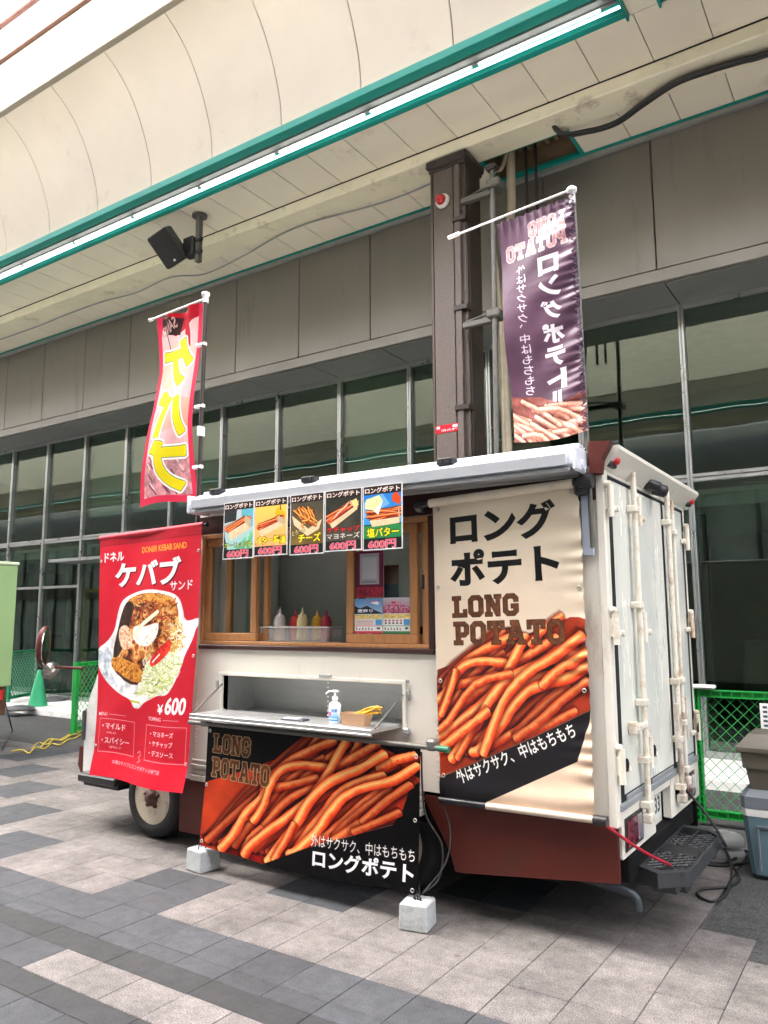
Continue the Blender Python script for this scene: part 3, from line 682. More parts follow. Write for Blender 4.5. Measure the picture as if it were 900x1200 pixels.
for py_ in (256, 361, 478):
    z = at_y(539, py_, 7.1).z
    if cl is None: cl = obj('clamp_band', B(XA+.29, XB+.02, YA-.05, YA+.1, z-.03, z+.03, .006), M_COLD, colm)
    else: clone(cl, (ORI[cl.name].x, ORI[cl.name].y, z), colm)
p = at_y(519, 236, YA-.01)
al = thing('alarm_lamp', 'round red alarm lamp on a cream base high on the bronze column', 'alarm lamp', p)
obj('base', MB().lathe(p, (0, -1, 0), [(-.0, .085), (.02, .085), (.035, .07)], 20), M_WHITE, al)
obj('lens', MB().lathe(p+Vector((-.005, -.035, .005)), (0, -1, 0), [(0, .06), (.025, .058), (.05, .04), (.06, .0)], 20), mat('red_lens', (.55, .01, .02), .15, coat=.6), al)
pa = Art(130, 56, (200, 25, 45), 3, 2); pa.rect(.04, .12, .16, .45, (240, 230, 230)); pa.rect(.62, .12, .8, .45, (235, 220, 220)); pa.text('消火栓', .2, .55, .8, .85, (245, 235, 235), .02)
p0, p1 = at_y(510, 510, YA-.008), at_y(543, 494, YA-.008)
pl = thing('red_plate', 'small red notice plate fixed low on the bronze column above the awning', 'sign plate', ((p0.x+p1.x)/2, YA-.005, p0.z))
obj('plate', B(p0.x, p1.x, YA-.004, YA, p0.z+.01, p1.z, .001), M_RED, pl)
obj('print', MB().sheet(lambda u, v: (p0.x+.004+(p1.x-p0.x-.008)*u, YA-.006, p1.z-.004-(p1.z-p0.z-.018)*v), 1, 1, smooth=False), pa.mat('red_plate_print', .35), pl)

# thin sign pole with clamps, pipes next to it
tp = thing('thin_pole', 'thin galvanised pole with two bracket clamps beside the bronze column', 'pole', (-3.21, 6.9, 0))
pt = at_y(577, 200, 6.9); pb = at_y(582, 525, 6.9); dxz = (pb.x-pt.x)/(pt.z-pb.z)
obj('pole', MB().tube([(pb.x, 6.9, 0), (pb.x, 6.9, pb.z), (pt.x, 6.9, pt.z)], .028, 10), M_GALV, tp)
obj('pole_cap', B(pt.x-.07, pt.x+.06, 6.84, 6.96, pt.z, pt.z+.06, .02), M_COLD, tp)
for y_ in (216, 368):
    q = at_y(578, y_, 6.9)
    obj('bracket', B(XB, q.x+.05, 7.0, 7.06, q.z-.03, q.z+.03, .006).box(q.x-.06, q.x+.09, 6.84, 7.02, q.z-.045, q.z+.045, .015).tube([(XB, 7.1, q.z+.07), (q.x, 6.95, q.z+.05)], .014, 6), M_GALV, tp)
pp = thing('beige_pipe', 'pair of beige conduit pipes running down from the open ceiling hatch', 'pipe', (-3.15, 7.7, 0))
a, b = at_y(598, 178, 7.72), at_y(606, 525, 7.72)
obj('conduit', MB().tube([(a.x, 7.72, 7.15), (a.x, 7.72, 6.3), (b.x-.15, 7.72, 4.6), (b.x, 7.72, 0)], .05, 10), M_PIPE, pp)
c = at_y(578, 205, 7.66); obj('conduit', MB().tube(smooth_path([(a.x+.02, 7.66, 7.0), (a.x-.08, 7.66, 6.7), (c.x, 7.66, c.z), (c.x-.03, 7.66, c.z-.6), (c.x+.05, 7.66, 4.5), (c.x+.02, 7.66, 0)]), .022, 8), M_PIPE, pp)
d = at_y(618, 220, 7.8); lad = MB().tube([(d.x-.03, 7.85, 7.1), (d.x-.03, 7.85, 5.0)], .018, 6).tube([(d.x+.09, 7.85, 7.1), (d.x+.09, 7.85, 5.0)], .018, 6)
tag(lad and obj('dark_conduit', lad, M_COLD), 'two thin dark conduits behind the purple flag', 'conduit')

# thick black cable and thin grey cable under the soffit
cb = [at_z(x, y, 6.66) for x, y in ((640, 152), (655, 155), (690, 153), (722, 143), (752, 122), (790, 97), (830, 82), (870, 70), (899, 62))]+[Vector((.2, 7.3, 6.66))]
cb[0].z = 6.95; cbl = smooth_path(cb)
ck = thing('black_cable', 'thick twin black cable swinging under the soffit at upper right', 'cable', cb[3])
for dy in (0, .045): obj('strand', MB().tube([(q.x, q.y+dy, q.z+dy*.3) for q in cbl], .024, 8), M_BLACK, ck)
tc = [at_z(x, y, 6.70) for x, y in ((0, 398), (40, 384), (85, 366), (122, 353), (160, 343), (200, 325), (240, 321), (285, 300), (325, 277), (360, 262), (395, 252), (440, 240), (480, 226), (512, 212))]
wire = tag(obj('grey_wire', MB().tube(smooth_path(tc), .011, 6), M_GREYM), 'thin sagging grey wire clipped along the cream ceiling beam', 'wire')

# speaker
ps = at_z(234, 252, 6.86)
spk = thing('ceiling_speaker', 'black box loudspeaker tilted down on a ceiling post under the cream soffit', 'speaker', ps)
obj('post', B(ps.x-.035, ps.x+.035, ps.y-.035, ps.y+.035, 6.2, 6.84, .005).lathe((ps.x, ps.y, 6.83), (0, 0, 1), [(0, .1), (.03, .1)], 16), M_GALV, spk)
obj('bracket', B(ps.x-.22, ps.x-.03, ps.y-.09, ps.y+.06, 6.30, 6.56, .02).box(ps.x-.36, ps.x-.15, ps.y-.05, ps.y-.0, 6.42, 6.48, .01).box(ps.x-.02, ps.x+.09, ps.y-.05, ps.y+.0, 6.47, 6.52, .01).box(ps.x-.02, ps.x+.09, ps.y-.05, ps.y+.0, 6.30, 6.35, .01), M_BLACK, spk)
bo = obj('cabinet', B(-.155, .155, -.13, .13, -.225, .225, .02), mat('speaker_case', (.03, .031, .033), .5, var=.2), spk)
gr = obj('grille', B(-.145, .145, -.145, -.127, -.215, .215, .008), M_BLKR, bo)
ld = obj('badge', B(.0, .03, -.150, -.140, -.185, -.16), M_WHITE, bo)
fV, rV, uV = Vector(_f), Vector(_r), Vector(_u)
Lx = rV*.55-uV*.83+fV*.38; Nv = (-fV+(rV*.55-uV*.83)*.38-(rV*.86+uV*.51)*.30).normalized()
Lx = (Lx-Nv*Lx.dot(Nv)).normalized(); yv = -Nv; zv = -Lx; xv = yv.cross(zv)
bo.rotation_euler = Matrix((xv, yv, zv)).transposed().to_euler(); bo.location = at_y(198, 290, 6.45)-ps

# ================================================================== FOOD TRUCK
YS, YR, XL, XR, ZB, ZT = 3.78, 5.47, -4.08, -1.20, .62, 2.40       # box: side plane, far side, front, rear, floor, roof
M_TRK = mat('cream_truck_paint', (.76, .725, .64), .38, var=.035, vscale=1.6, dirt=(.50, .44, .34), dirt_amt=.12, dirt_scale=2.2, stretch=(2.5, 2.5, .7), coat=.15)
M_DOOR = mat('door_paint', (.70, .715, .655), .24, var=.03, vscale=1.5, dirt=(.56, .52, .43), dirt_amt=.03, dirt_scale=2.5, stretch=(3, 3, .6), coat=.3)
M_DKBR = mat('dark_brown_paint', (.045, .016, .013), .35, coat=.2)
M_SKIRT = mat('red_brown_paint', (.085, .014, .009), .5, var=.1, vscale=3, dirt=(.05, .02, .014), dirt_amt=.25, spec=.3)
M_WOOD = mat('wood_grain_sash', (.43, .20, .075), .42, var=.18, vscale=5, stretch=(9, 9, 1))
M_AWN = mat('awning_white', (.60, .635, .68), .32, var=.03, dirt=(.55, .55, .53), dirt_amt=.1)
M_STAIN = mat('stainless', (.52, .525, .515), .42, metal=.8, var=.1, vscale=3, stretch=(1, 6, 6))
M_SEAL = mat('grey_door_seal', (.018, .019, .019), .7, spec=.2)
M_TRIMG = mat('grey_trim', (.30, .32, .33), .45, metal=.3)
M_RUST = mat('rusty_bar', (.74, .70, .60), .45, var=.05, dirt=(.20, .075, .025), dirt_amt=.62, dirt_scale=7, stretch=(1, 1, .5))
M_BAR = mat('cream_bar', (.77, .72, .61), .4, var=.05, dirt=(.40, .22, .10), dirt_amt=.34, dirt_scale=7)
M_CLEAR = glass('clear_glass', (.93, .95, .94), .035)
M_INW = mat('inner_wall', (.80, .85, .81), .6, var=.05)
M_UNDER = mat('chassis_black', (.006, .006, .006), .85, spec=.2)
M_TYRE = mat('tyre_rubber', (.022, .022, .023), .75, var=.25, bump=.1)
M_RIM = mat('cream_rim', (.62, .56, .44), .4, var=.06, dirt=(.25, .16, .09), dirt_amt=.3, dirt_scale=12)
M_HUB = mat('rust_hub', (.11, .045, .028), .6, var=.3, vscale=30)
M_CAB = mat('cab_white', (.78, .78, .75), .3, var=.03, dirt=(.5, .46, .4), dirt_amt=.12, coat=.4)

tr = thing('food_truck', 'cream box food truck with red brown skirts, white awning case and wooden serving window', 'food truck', (-2.9, 4.6, 0))
WX0, WX1, WZ0, WZ1 = -4.04, -2.18, 1.385, 2.135       # serving window opening
SX0, SX1, SZ0, SZ1 = -3.81, -2.40, .95, 1.185         # shelf recess
t_ = .045
sp_ = MB()
sp_.box(XL, WX0, YS, YS+t_, ZB, ZT).box(WX1, XR-.0, YS, YS+t_, ZB, ZT).box(WX0, WX1, YS, YS+t_, WZ1, ZT)
sp_.box(WX0, SX0, YS, YS+t_, ZB, WZ0).box(SX1, WX1, YS, YS+t_, ZB, WZ0).box(SX0, SX1, YS, YS+t_, SZ1, WZ0).box(SX0, SX1, YS, YS+t_, ZB, SZ0)
obj('side_panel', sp_, M_TRK, tr)
obj('far_side_panel', B(XL, XR, YR-t_, YR, ZB, ZT), M_TRK, tr)
obj('roof_panel', B(XL-.02, XR+.01, YS-.015, YR+.015, ZT-.02, ZT+.012, .01), M_TRK, tr)
obj('floor_panel', B(XL, XR, YS+.05, YR-.05, ZB-.02, ZB+.25), M_UNDER, tr)
obj('bulkhead', B(XL, XL+.04, YS+t_, YR-t_, ZB+.25, ZT-.03), M_INW, tr)
ib = MB().box(XL+.05, XR-.06, YS+.80, YS+.84, ZB+.25, ZT-.04).box(-2.42, -2.38, YS+.35, YS+.79, ZB+.25, ZT-.04).box(-4.02, -3.90, YS+.35, YS+.62, 1.3, 2.05)
obj('inner_wall', ib, M_INW, tr)
obj('inner_counter', B(-4.0, -2.45, YS+.34, YS+.62, .9, 1.28), mat('inner_counter', (.3, .3, .3), .4), tr)
obj('cabinet', B(-4.03, -3.87, 3.93, 4.05, 1.30, 2.04, .01), mat('fridge_white', (.80, .80, .77), .4, var=.03), tr)
obj('fryer', B(-2.95, -2.5, YS+.48, YS+.78, 1.285, 1.50, .015).box(-2.9, -2.55, YS+.44, YS+.48, 1.47, 1.51, .01), M_BLACK, tr)
obj('side_post', B(XR-.045, XR+.004, YS-.012, YS+.05, ZB-.05, ZT-.03, .008), M_TRK, tr)
# ribbed aluminium sill along the bottom of the box
rb_ = MB()
for i, (za, zb, pr) in enumerate(((.60, .625, .012), (.565, .595, .02), (.53, .56, .016), (.488, .525, .024))): rb_.box(XL+.0, -2.275, YS-pr, YS+.03, za, zb, .005)
obj('ribbed_sill', rb_, mat('sill_metal', (.62, .59, .52), .4, metal=.25, dirt=(.3, .26, .2), dirt_amt=.3, dirt_scale=8), tr)
rv = MB()
for i in range(43): rv.box(XL+.04+i*.041, XL+.05+i*.041, YS-.004, YS, .64, .65, .002)
for x in (-4.055, -2.93, -2.175):
    for i in range(26): rv.box(x-.005, x+.005, YS-.005, YS, .68+i*.027, .690+i*.027, .002)
obj('rivets', rv, M_TRK, tr, kind='stuff')
# awning case
aw = MB().prism([(3.60, 2.36), (3.66, 2.395), (3.775, 2.395), (3.775, 2.285), (3.60, 2.285), (3.585, 2.30)], 'x', -3.965, -1.285)
aw.prism([(3.55, 2.345), (3.598, 2.356), (3.598, 2.292), (3.56, 2.292)], 'x', -3.925, -1.31)
obj('awning_case', aw, M_AWN, tr)
obj('awning_bar', B(-3.95, -1.30, 3.575, 3.70, 2.262, 2.283, .006), mat('awning_grey', (.45, .47, .49), .35, metal=.3), tr)
obj('awning_end_cap', B(-1.285, -1.262, 3.565, 3.775, 2.262, 2.385, .012).lathe((-1.265, 3.66, 2.30), (1, 0, 0), [(0, .03), (.012, .026)], 12), M_AWN, tr)
obj('awning_end_cap', B(-3.985, -3.965, 3.565, 3.775, 2.262, 2.385, .012), M_AWN, tr)
kp = None
for x in (-3.78, -2.98, -2.02):
    if kp is None: kp = obj('awning_clip', B(x-.05, x+.05, 3.62, 3.68, 2.385, 2.42, .004).box(x-.035, x-.01, 3.61, 3.62, 2.392, 2.41).box(x+.01, x+.035, 3.61, 3.62, 2.392, 2.41), M_BLACK, tr)
    else: clone(kp, (x, ORI[kp.name].y, ORI[kp.name].z), tr)
obj('awning_roof_rail', B(-3.96, -1.29, 3.69, 3.76, 2.396, 2.422, .006), M_AWN, tr)
obj('window_header', B(WX0-.03, -1.22, YS-.008, YS-.0, 2.14, 2.262), M_DKBR, tr)
obj('corner_cover', MB().prism([(-1.245, 2.26), (-1.245, 2.425), (-1.135, 2.415), (-1.185, 2.33), (-1.195, 2.26)], 'y', 3.70, 3.765), M_SKIRT, tr)
# window: dark brown surround, fixed frame and two sashes
wf = MB().box(WX0, WX1, YS-.018, YS+.06, WZ0-.03, WZ0, .004).box(WX1-.035, WX1+.003, YS-.016, YS+.06, WZ0, WZ1, .004)
win = obj('serving_window', wf, M_DKBR, tr)
fr = MB().box(WX0+.002, WX1-.036, YS-.010, YS+.09, WZ0+.001, WZ0+.025, .003).box(WX0, WX1-.036, YS-.012, YS+.09, WZ1-.03, WZ1-.001, .003).box(WX0+.001, WX0+.028, YS-.008, YS+.09, WZ0+.026, WZ1-.031, .003).box(WX1-.064, WX1-.038, YS-.008, YS+.09, WZ0+.026, WZ1-.031, .003)
fr.box(-2.275, -2.245, YS+.02, YS+.085, WZ0+.026, WZ1-.031, .003)
obj('fixed_frame', fr, M_WOOD, win)
def sash(xa, xb, y, wl, wr):
    m = MB().box(xa, xb, y, y+.035, WZ0+.027, WZ0+.027+.052, .003).box(xa, xb, y, y+.035, WZ1-.085, WZ1-.032, .003)
    m.box(xa, xa+wl, y, y+.035, WZ0+.08, WZ1-.086, .003).box(xb-wr, xb, y, y+.035, WZ0+.08, WZ1-.086, .003)
    obj('sash', m, M_WOOD, win); obj('pane', B(xa+wl-.005, xb-wr+.005, y+.014, y+.019, WZ0+.075, WZ1-.08), M_CLEAR, win)
sash(-4.008, -3.535, YS+.004, .045, .05); sash(-3.86, -3.475, YS+.048, .05, .036)
sash(-2.80, -2.30, YS+.004, .05, .05); sash(-2.74, -2.262, YS+.048, .03, .03)
obj('latch', B(-2.262, -2.25, YS-.01, YS+.02, 1.72, 1.80, .004), M_BLACK, win)
# stainless shelf
D_ = .30
rc = MB().box(SX0, SX1, YS+D_, YS+D_+.01, SZ0, SZ1).box(SX0-.01, SX0, YS+.002, YS+D_, SZ0, SZ1).box(SX1, SX1+.01, YS+.002, YS+D_, SZ0, SZ1).box(SX0, SX1, YS+.002, YS+D_, SZ1, SZ1+.008).box(SX0, SX1, YS-.004, YS+D_, SZ0-.012, SZ0)
obj('shelf_recess', rc, M_STAIN, tr)
ef = MB().box(SX0-.035, SX1+.035, YS-.012, YS-.001, SZ1+.002, SZ1+.022, .002).box(SX0-.03, SX0-.006, YS-.012, YS-.001, SZ0, SZ1, .002).box(SX1+.006, SX1+.03, YS-.012, YS-.001, SZ0-.05, SZ1, .002)
obj('shelf_frame', ef, M_TRK, tr)
fl = obj('shelf_flap', B(SX0+.01, SX1-.01, YS-.30, YS-.006, .945, .968, .003).box(SX0+.01, SX1-.01, YS-.302, YS-.285, .932, .945, .002), M_STAIN, tr)
for x in (SX0+.03, SX1-.03): obj('flap_stay', MB().tube([(x-.02 if x < -3 else x+.02, YS-.26, .972), (x-.03 if x < -3 else x+.04, YS-.012, 1.13)], .006, 6), M_GALV, tr)
obj('flap_latch', B(-2.99, -2.90, YS-.02, YS-.001, 1.205, 1.222, .003).box(-3.865, -3.845, YS-.02, YS-.001, 1.10, 1.15, .004).box(-2.385, -2.345, YS-.03, YS-.001, .915, .95, .006).box(-2.36, -2.345, YS-.025, YS-.001, 1.10, 1.16, .004).box(-2.37, -2.345, YS-.02, YS-.012, 1.195, 1.215, .003), M_GREYM, tr)
# skirts and underbody
obj('rear_skirt', MB().prism([(-2.27, .60), (-1.206, .60), (-1.206, .325), (-2.03, .235), (-2.075, .235), (-2.10, .32), (-2.16, .42)], 'y', YS-.004, YS+.02), M_SKIRT, tr)
obj('front_skirt', B(-4.20, -2.9, YS+.0, YS+.02, .14, .487, .004), M_SKIRT, tr)
ub = MB().box(-4.9, -1.22, YR-.02, YR, .16, .62).box(-4.2, -1.3, YS+.35, YR-.1, .26, .40).box(-5.3, -1.3, YS+.25, YR-.25, .30, .56).box(-3.2, -2.0, YS+.03, YR-.03, .45, .6).box(-2.1, -1.33, YS+.03, YR-.05, .36, .60).box(-3.4, -1.8, YS+.45, YS+.8, .18, .34, .03)  # far skirt and low boxes added to keep light out underneath
obj('underbody', ub, M_UNDER, tr)
def wheel(x, y, r=.285, s=1):
    w_ = obj('wheel', MB().lathe((x, y+.17*s, r), (0, -s, 0), [(0, .15), (.0, r*.9), (.02, r*.98), (.05, r), (.13, r), (.155, r*.97), (.172, r*.86), (.176, r*.68), (.165, r*.645)], 40), M_TYRE, tr)
    obj('rim', MB().lathe((x, y+.01*s, r), (0, -s, 0), [(0.005, .0), (.005, .06), (-.012, .085), (-.03, .12), (-.028, .15), (.0, r*.60), (.012, r*.64), (.006, r*.66)], 36), M_RIM, w_)
    hb = MB().lathe((x, y+.0*s, r), (0, -s, 0), [(-.01, .062), (.014, .058), (.02, .036), (.042, .03), (.044, 0)], 20)
    for i in range(5):
        a = i*2*math.pi/5+.3; hb.lathe((x+.066*math.cos(a), y+.004*s, r+.066*math.sin(a)), (0, -s, 0), [(-.01, .018), (.012, .016), (.022, .008)], 8)
        hb.tube([(x+.03*math.cos(a), y, r+.03*math.sin(a)), (x+.066*math.cos(a), y+.001, r+.066*math.sin(a))], .016, 6)
    obj('hub', hb, M_HUB, w_)
    hs = MB()
    for i in range(6):
        a = i*math.pi/3+.5; hs.lathe((x+.135*math.cos(a), y+.028*s, r+.135*math.sin(a)), (0, -s, 0), [(-.004, .022), (.004, .020)], 12)
    obj('rim_hole', hs, M_UNDER, w_)
    tread = MB()
    return w_
wheel(-4.62, 3.90); wheel(-4.62, 5.32, s=-1); wheel(-2.55, 3.93, .275); wheel(-2.55, 5.32, .275, s=-1)
# cab, mostly behind the kebab banner
CP = [(-4.10, .36), (-4.10, 1.93), (-4.35, 1.97), (-4.82, 1.90), (-4.98, 1.80), (-5.20, 1.37), (-5.33, 1.10), (-5.41, .93), (-5.445, .80), (-5.455, .62), (-5.45, .36)]
def inset(poly, d): c = np.mean(poly, 0); return [tuple(np.array(p)+(c-np.array(p))*d) for p in poly]
cab_ = MB(); n = len(CP); ya, yb = 3.90, 5.34; CI = inset(CP, .035)
rings = [[(p[0], ya, p[1]) for p in CI], [(p[0], ya+.05, p[1]) for p in CP], [(p[0], yb-.05, p[1]) for p in CP], [(p[0], yb, p[1]) for p in CI]]
cab_.add([p for r_ in rings for p in r_], [list(range(n)), list(range(3*n, 4*n))[::-1]]+[(k*n+i, k*n+(i+1) % n, (k+1)*n+(i+1) % n, (k+1)*n+i) for k in range(3) for i in range(n)])
cb_ = obj('cab', cab_, M_CAB, tr)
obj('windscreen', MB().add([(-5.01, 4.0, 1.775), (-5.01, 5.24, 1.775), (-5.215, 5.24, 1.385), (-5.215, 4.0, 1.385)], [(0, 1, 2, 3)]).add([(-5.0, 4.0, 1.77), (-5.0, 5.24, 1.77), (-5.2, 5.24, 1.385), (-5.2, 4.0, 1.385)], [(3, 2, 1, 0)]), mat('dark_windscreen', (.02, .024, .026), .08, coat=.5), tr)
obj('side_window', MB().prism([(-4.45, 1.25), (-4.45, 1.78), (-4.82, 1.74), (-5.05, 1.30), (-5.10, 1.12), (-5.07, 1.10), (-4.95, 1.18)], 'y', 3.893, 3.899), mat('dark_side_glass', (.015, .017, .018), .1), tr)
dr = obj('cab_door', MB().prism([(-4.42, .50), (-4.42, 1.83), (-4.80, 1.80), (-5.13, 1.26), (-5.15, .90), (-5.0, .50)], 'y', 3.894, 3.8985), M_CAB, tr)
obj('door_handle', B(-4.56, -4.46, 3.87, 3.893, 1.02, 1.06, .006), M_BLACK, dr)
obj('front_lamp', B(-5.475, -5.43, 3.94, 4.14, .62, .84, .015).box(-5.475, -5.43, 5.10, 5.30, .62, .84, .015), mat('lamp_glass', (.25, .26, .27), .12, coat=.6), tr)
obj('corner_lamp', B(-5.462, -5.42, 3.882, 3.94, .62, .86, .012), mat('dark_corner_lamp', (.06, .06, .06), .2, coat=.4), tr)
bm_ = MB().prism([(-5.54, .42), (-5.53, .56), (-5.44, .57), (-5.43, .36), (-5.50, .36)], 'y', 3.93, 5.31)
obj('front_bumper', bm_, M_SKIRT, tr)
obj('cab_step', B(-5.36, -4.92, 3.80, 3.95, .335, .395, .01).box(-5.36, -4.95, 3.86, 4.1, .30, .34), M_BLACK, tr)
obj('step_plate', B(-5.35, -4.93, 3.815, 3.93, .396, .40), M_GALV, tr)
obj('cab_sill', B(-5.44, -4.15, 3.91, 3.95, .40, .50, .01), M_CAB, tr)
obj('wheel_arch', MB().prism([(-4.95, .38), (-4.85, .56), (-4.62, .63), (-4.40, .56), (-4.28, .38), (-4.28, .66), (-4.95, .66)], 'y', 3.905, 4.1), M_UNDER, tr)
# mirror
q0, q1 = at_y(97, 783, 3.78), at_y(58, 781, 3.72)
mr_ = obj('mirror', MB().tube(smooth_path([q0, (q0.x-.15, 3.76, q0.z), (q1.x, 3.72, q1.z), (q1.x-.07, 3.71, q1.z+.04), (q1.x-.08, 3.70, q1.z+.12)]), .012, 6), M_SKIRT, tr)
mc = at_y(54, 757, 3.70)
def ell(c, rx, rz, y0, y1, n=20):
    return MB().prism([(c.x+rx*math.copysign(abs(math.cos(2*math.pi*i/n))**.7, math.cos(2*math.pi*i/n)), c.z+rz*math.copysign(abs(math.sin(2*math.pi*i/n))**.7, math.sin(2*math.pi*i/n))) for i in range(n)], 'y', y0, y1)
mh = MB().lathe((mc.x-.04, 3.66, mc.z), (1, .78, -.05), [(0, .02), (0.01, .085), (.03, .10), (.055, .105), (.06, .10)], 24)
for i, v in enumerate(mh.v): mh.v[i] = (v[0], v[1], mc.z+(v[2]-mc.z)*1.55)
ho = obj('mirror_housing', mh, M_SKIRT, mr_)
gl_ = MB().lathe((mc.x+.021, 3.682, mc.z-.003), (1, .78, -.05), [(0, .092), (.004, .09)], 24)
for i, v in enumerate(gl_.v): gl_.v[i] = (v[0], v[1], mc.z+(v[2]-mc.z)*1.55)
obj('mirror_glass', gl_, mat('mirror_face', (.85, .87, .86), .03, metal=1.0, var=0), ho)
obj('lower_mirror', MB().lathe((mc.x+.06, 3.70, mc.z-.18), (1, -.2, -.35), [(0, .02), (.01, .06), (.03, .07), (.035, .0)], 16), mat('mirror_back', (.35, .33, .3), .2, metal=.8), mr_)

# ---- rear: doors, rods, hinges, lights
DX = XR
obj('rear_frame', B(DX-.05, DX, YS+.052, YR, ZT-.13, ZT-.022, .006).box(DX-.05, DX+.002, YS+.052, 4.41, .415, .66, .006).box(DX-.05, DX+.002, 4.76, YR, .415, .66, .006).box(DX-.05, DX+.001, 4.411, 4.759, .60, .66, .004).box(DX-.10, DX-.06, 4.40, 4.77, .40, .61).box(DX-.05, DX, YR-.05, YR+.002, .66, ZT-.131, .006), M_TRK, tr)
obj('rear_seal', B(DX-.045, DX+.0025, YS+.052, YR-.051, .661, ZT-.132), M_SEAL, tr)
# outline of each leaf (Y,Z)
for ya, yb in ((3.880, 4.262), (4.338, 4.850), (4.895, 5.370)):
    leaf = obj('rear_door', B(DX-.02, DX+.004, ya, yb, .70, 2.255, .008), M_DOOR, tr)
    obj('door_edge_strip', B(DX-.002, DX+.010, ya+.03, yb-.03, .675, .70, .003), M_TRIMG, leaf)
obj('bottom_trim', B(DX-.01, DX+.016, YS+.02, YR-.03, .642, .676, .006), M_TRIMG, tr)
obj('roof_lip', MB().prism([(DX-.02, 2.40), (DX+.085, 2.405), (DX+.085, 2.385), (DX+.004, 2.29), (DX-.02, 2.29)], 'y', 3.77, 5.56), M_TRK, tr)
ml = None
for y in (3.84, 5.50):
    p = Vector((DX+.055, y, 2.335))
    ml = obj('marker_lamp', MB().lathe(p, (1, 0, -.4), [(-.03, .022), (.0, .021), (.010, .014), (.014, .0)], 14), M_RED, tr)
    obj('lamp_base', B(p.x-.05, p.x-.015, y-.06, y+.04, p.z-.03, p.z+.04, .006), M_BLACK, ml)
cy = 4.56
obj('reversing_camera', B(DX+.0, DX+.06, cy-.09, cy+.09, 2.285, 2.33, .012).lathe((DX+.05, cy+.05, 2.30), (1, .1, -.4), [(-.02, .04), (.05, .036), (.06, .02)], 12).lathe((DX+.05, cy-.06, 2.31), (1, .1, -.4), [(-.02, .03), (.045, .028), (.05, .012)], 12), M_BLACK, tr)
for y, zb, zt, r_, rust in ((4.155, .555, 2.33, .0155, False), (4.865, .52, 2.33, .0155, True), (4.985, .60, 2.28, .011, True)):
    bar = obj('lock_rod', MB().tube([(DX+.04, y, .98 if rust else zb), (DX+.04, y, zt)], r_, 10), M_BAR, tr)
    if rust: obj('rusty_end', MB().tube([(DX+.04, y, zb), (DX+.04, y, .99)], r_+.001, 10), M_RUST, bar)
    for z in ((zb+.06, zb+.28, 1.12, 1.62, zt-.20) if y < 4.5 else (zb+.06, zb+.33, 1.18, zt-.2)): obj('rod_bracket', B(DX+.004, DX+.060, y-.036, y+.024, z-.018, z+.018, .005), M_BAR, bar)
    obj('rod_foot', B(DX+.01, DX+.062, y-.03, y+.03, zb-.03, zb+.02, .008), M_RUST if rust else M_BAR, bar)
obj('rod_handle', B(DX+.03, DX+.06, 3.98, 4.15, .995, 1.025, .006).box(DX+.01, DX+.05, 3.97, 4.02, .98, 1.04, .006), M_BAR, tr)
obj('rod_handle', B(DX+.03, DX+.06, 4.79, 4.815, .80, 1.06, .006), M_RUST, tr); obj('rod_handle', B(DX+.03, DX+.055, 5.01, 5.035, .83, 1.08, .005), M_RUST, tr)
for y, sgn in ((3.80, 1), (4.29, 1), (5.42, -1)):
    for z in (2.13-.05*(sgn < 0), 1.505, .855):
        h_ = MB().box(DX+.0, DX+.032, y-.026, y+.026, z-.045, z+.045, .005).box(DX+.006, DX+.024, y+.03*sgn, y+.125*sgn, z-.042, z-.012, .005).lathe((DX+.026, y+.10*sgn, z-.027), (1, 0, 0), [(0, .018), (.008, .014)], 8).lathe((DX+.03, y-.02, z-.08), (0, 0, 1), [(0, .016), (.16, .016)], 10).lathe((DX+.026, y-.02*sgn, z+.085), (1, 0, 0), [(-.02, .02), (.006, .017)], 8)
        hi_ = obj('hinge', h_, M_BAR, tr)
        if z < 1: obj('hinge_hole', MB().lathe((DX+.034, y+.035*sgn, z), (1, 0, 0), [(0, .032), (.004, .03)], 14), M_UNDER, hi_)
def tail(ya, yb):
    o = obj('tail_light', B(DX-.0, DX+.006, ya, yb, .442, .598, .003), M_BLACK, tr)
    w3 = (yb-ya-.04)/3
    for i, c in enumerate(((.16, .012, .02), (.12, .01, .03), (.22, .20, .22))):
        obj('lens', B(DX+.005, DX+.014, ya+.02+i*w3+.004, ya+.02+(i+1)*w3-.002, .46, .582, .003), mat('tail_lens', c, .12, coat=.7), o)
tail(3.86, 4.16); tail(5.05, 5.34)
pa = Art(120, 60, (225, 228, 222), 3, 2); pa.text('33', .56, .22, .92, .82, (20, 40, 30), .03); pa.rect(0, 0, 1, .03, (150, 150, 150))
obj('number_plate', MB().sheet(lambda u, v: (DX-.054, 4.43+.31*u, .585-.15*v), 1, 1, smooth=False), pa.mat('plate_print', .4), tr)
obj('door_vent', MB().lathe((DX+.004, 4.90, .535), (1, 0, 0), [(0, .055), (.004, .05)], 16), M_UNDER, tr)
obj('corner_profile', B(-1.315, -1.255, YS-.03, YS-.013, 1.86, 2.17, .004), mat('blue_grey_plastic', (.34, .38, .46), .4), tr)
bmp = MB().box(-1.27, -1.205, 3.95, 5.3, .28, .40, .01)
obj('rear_bumper', bmp, M_UNDER, tr)
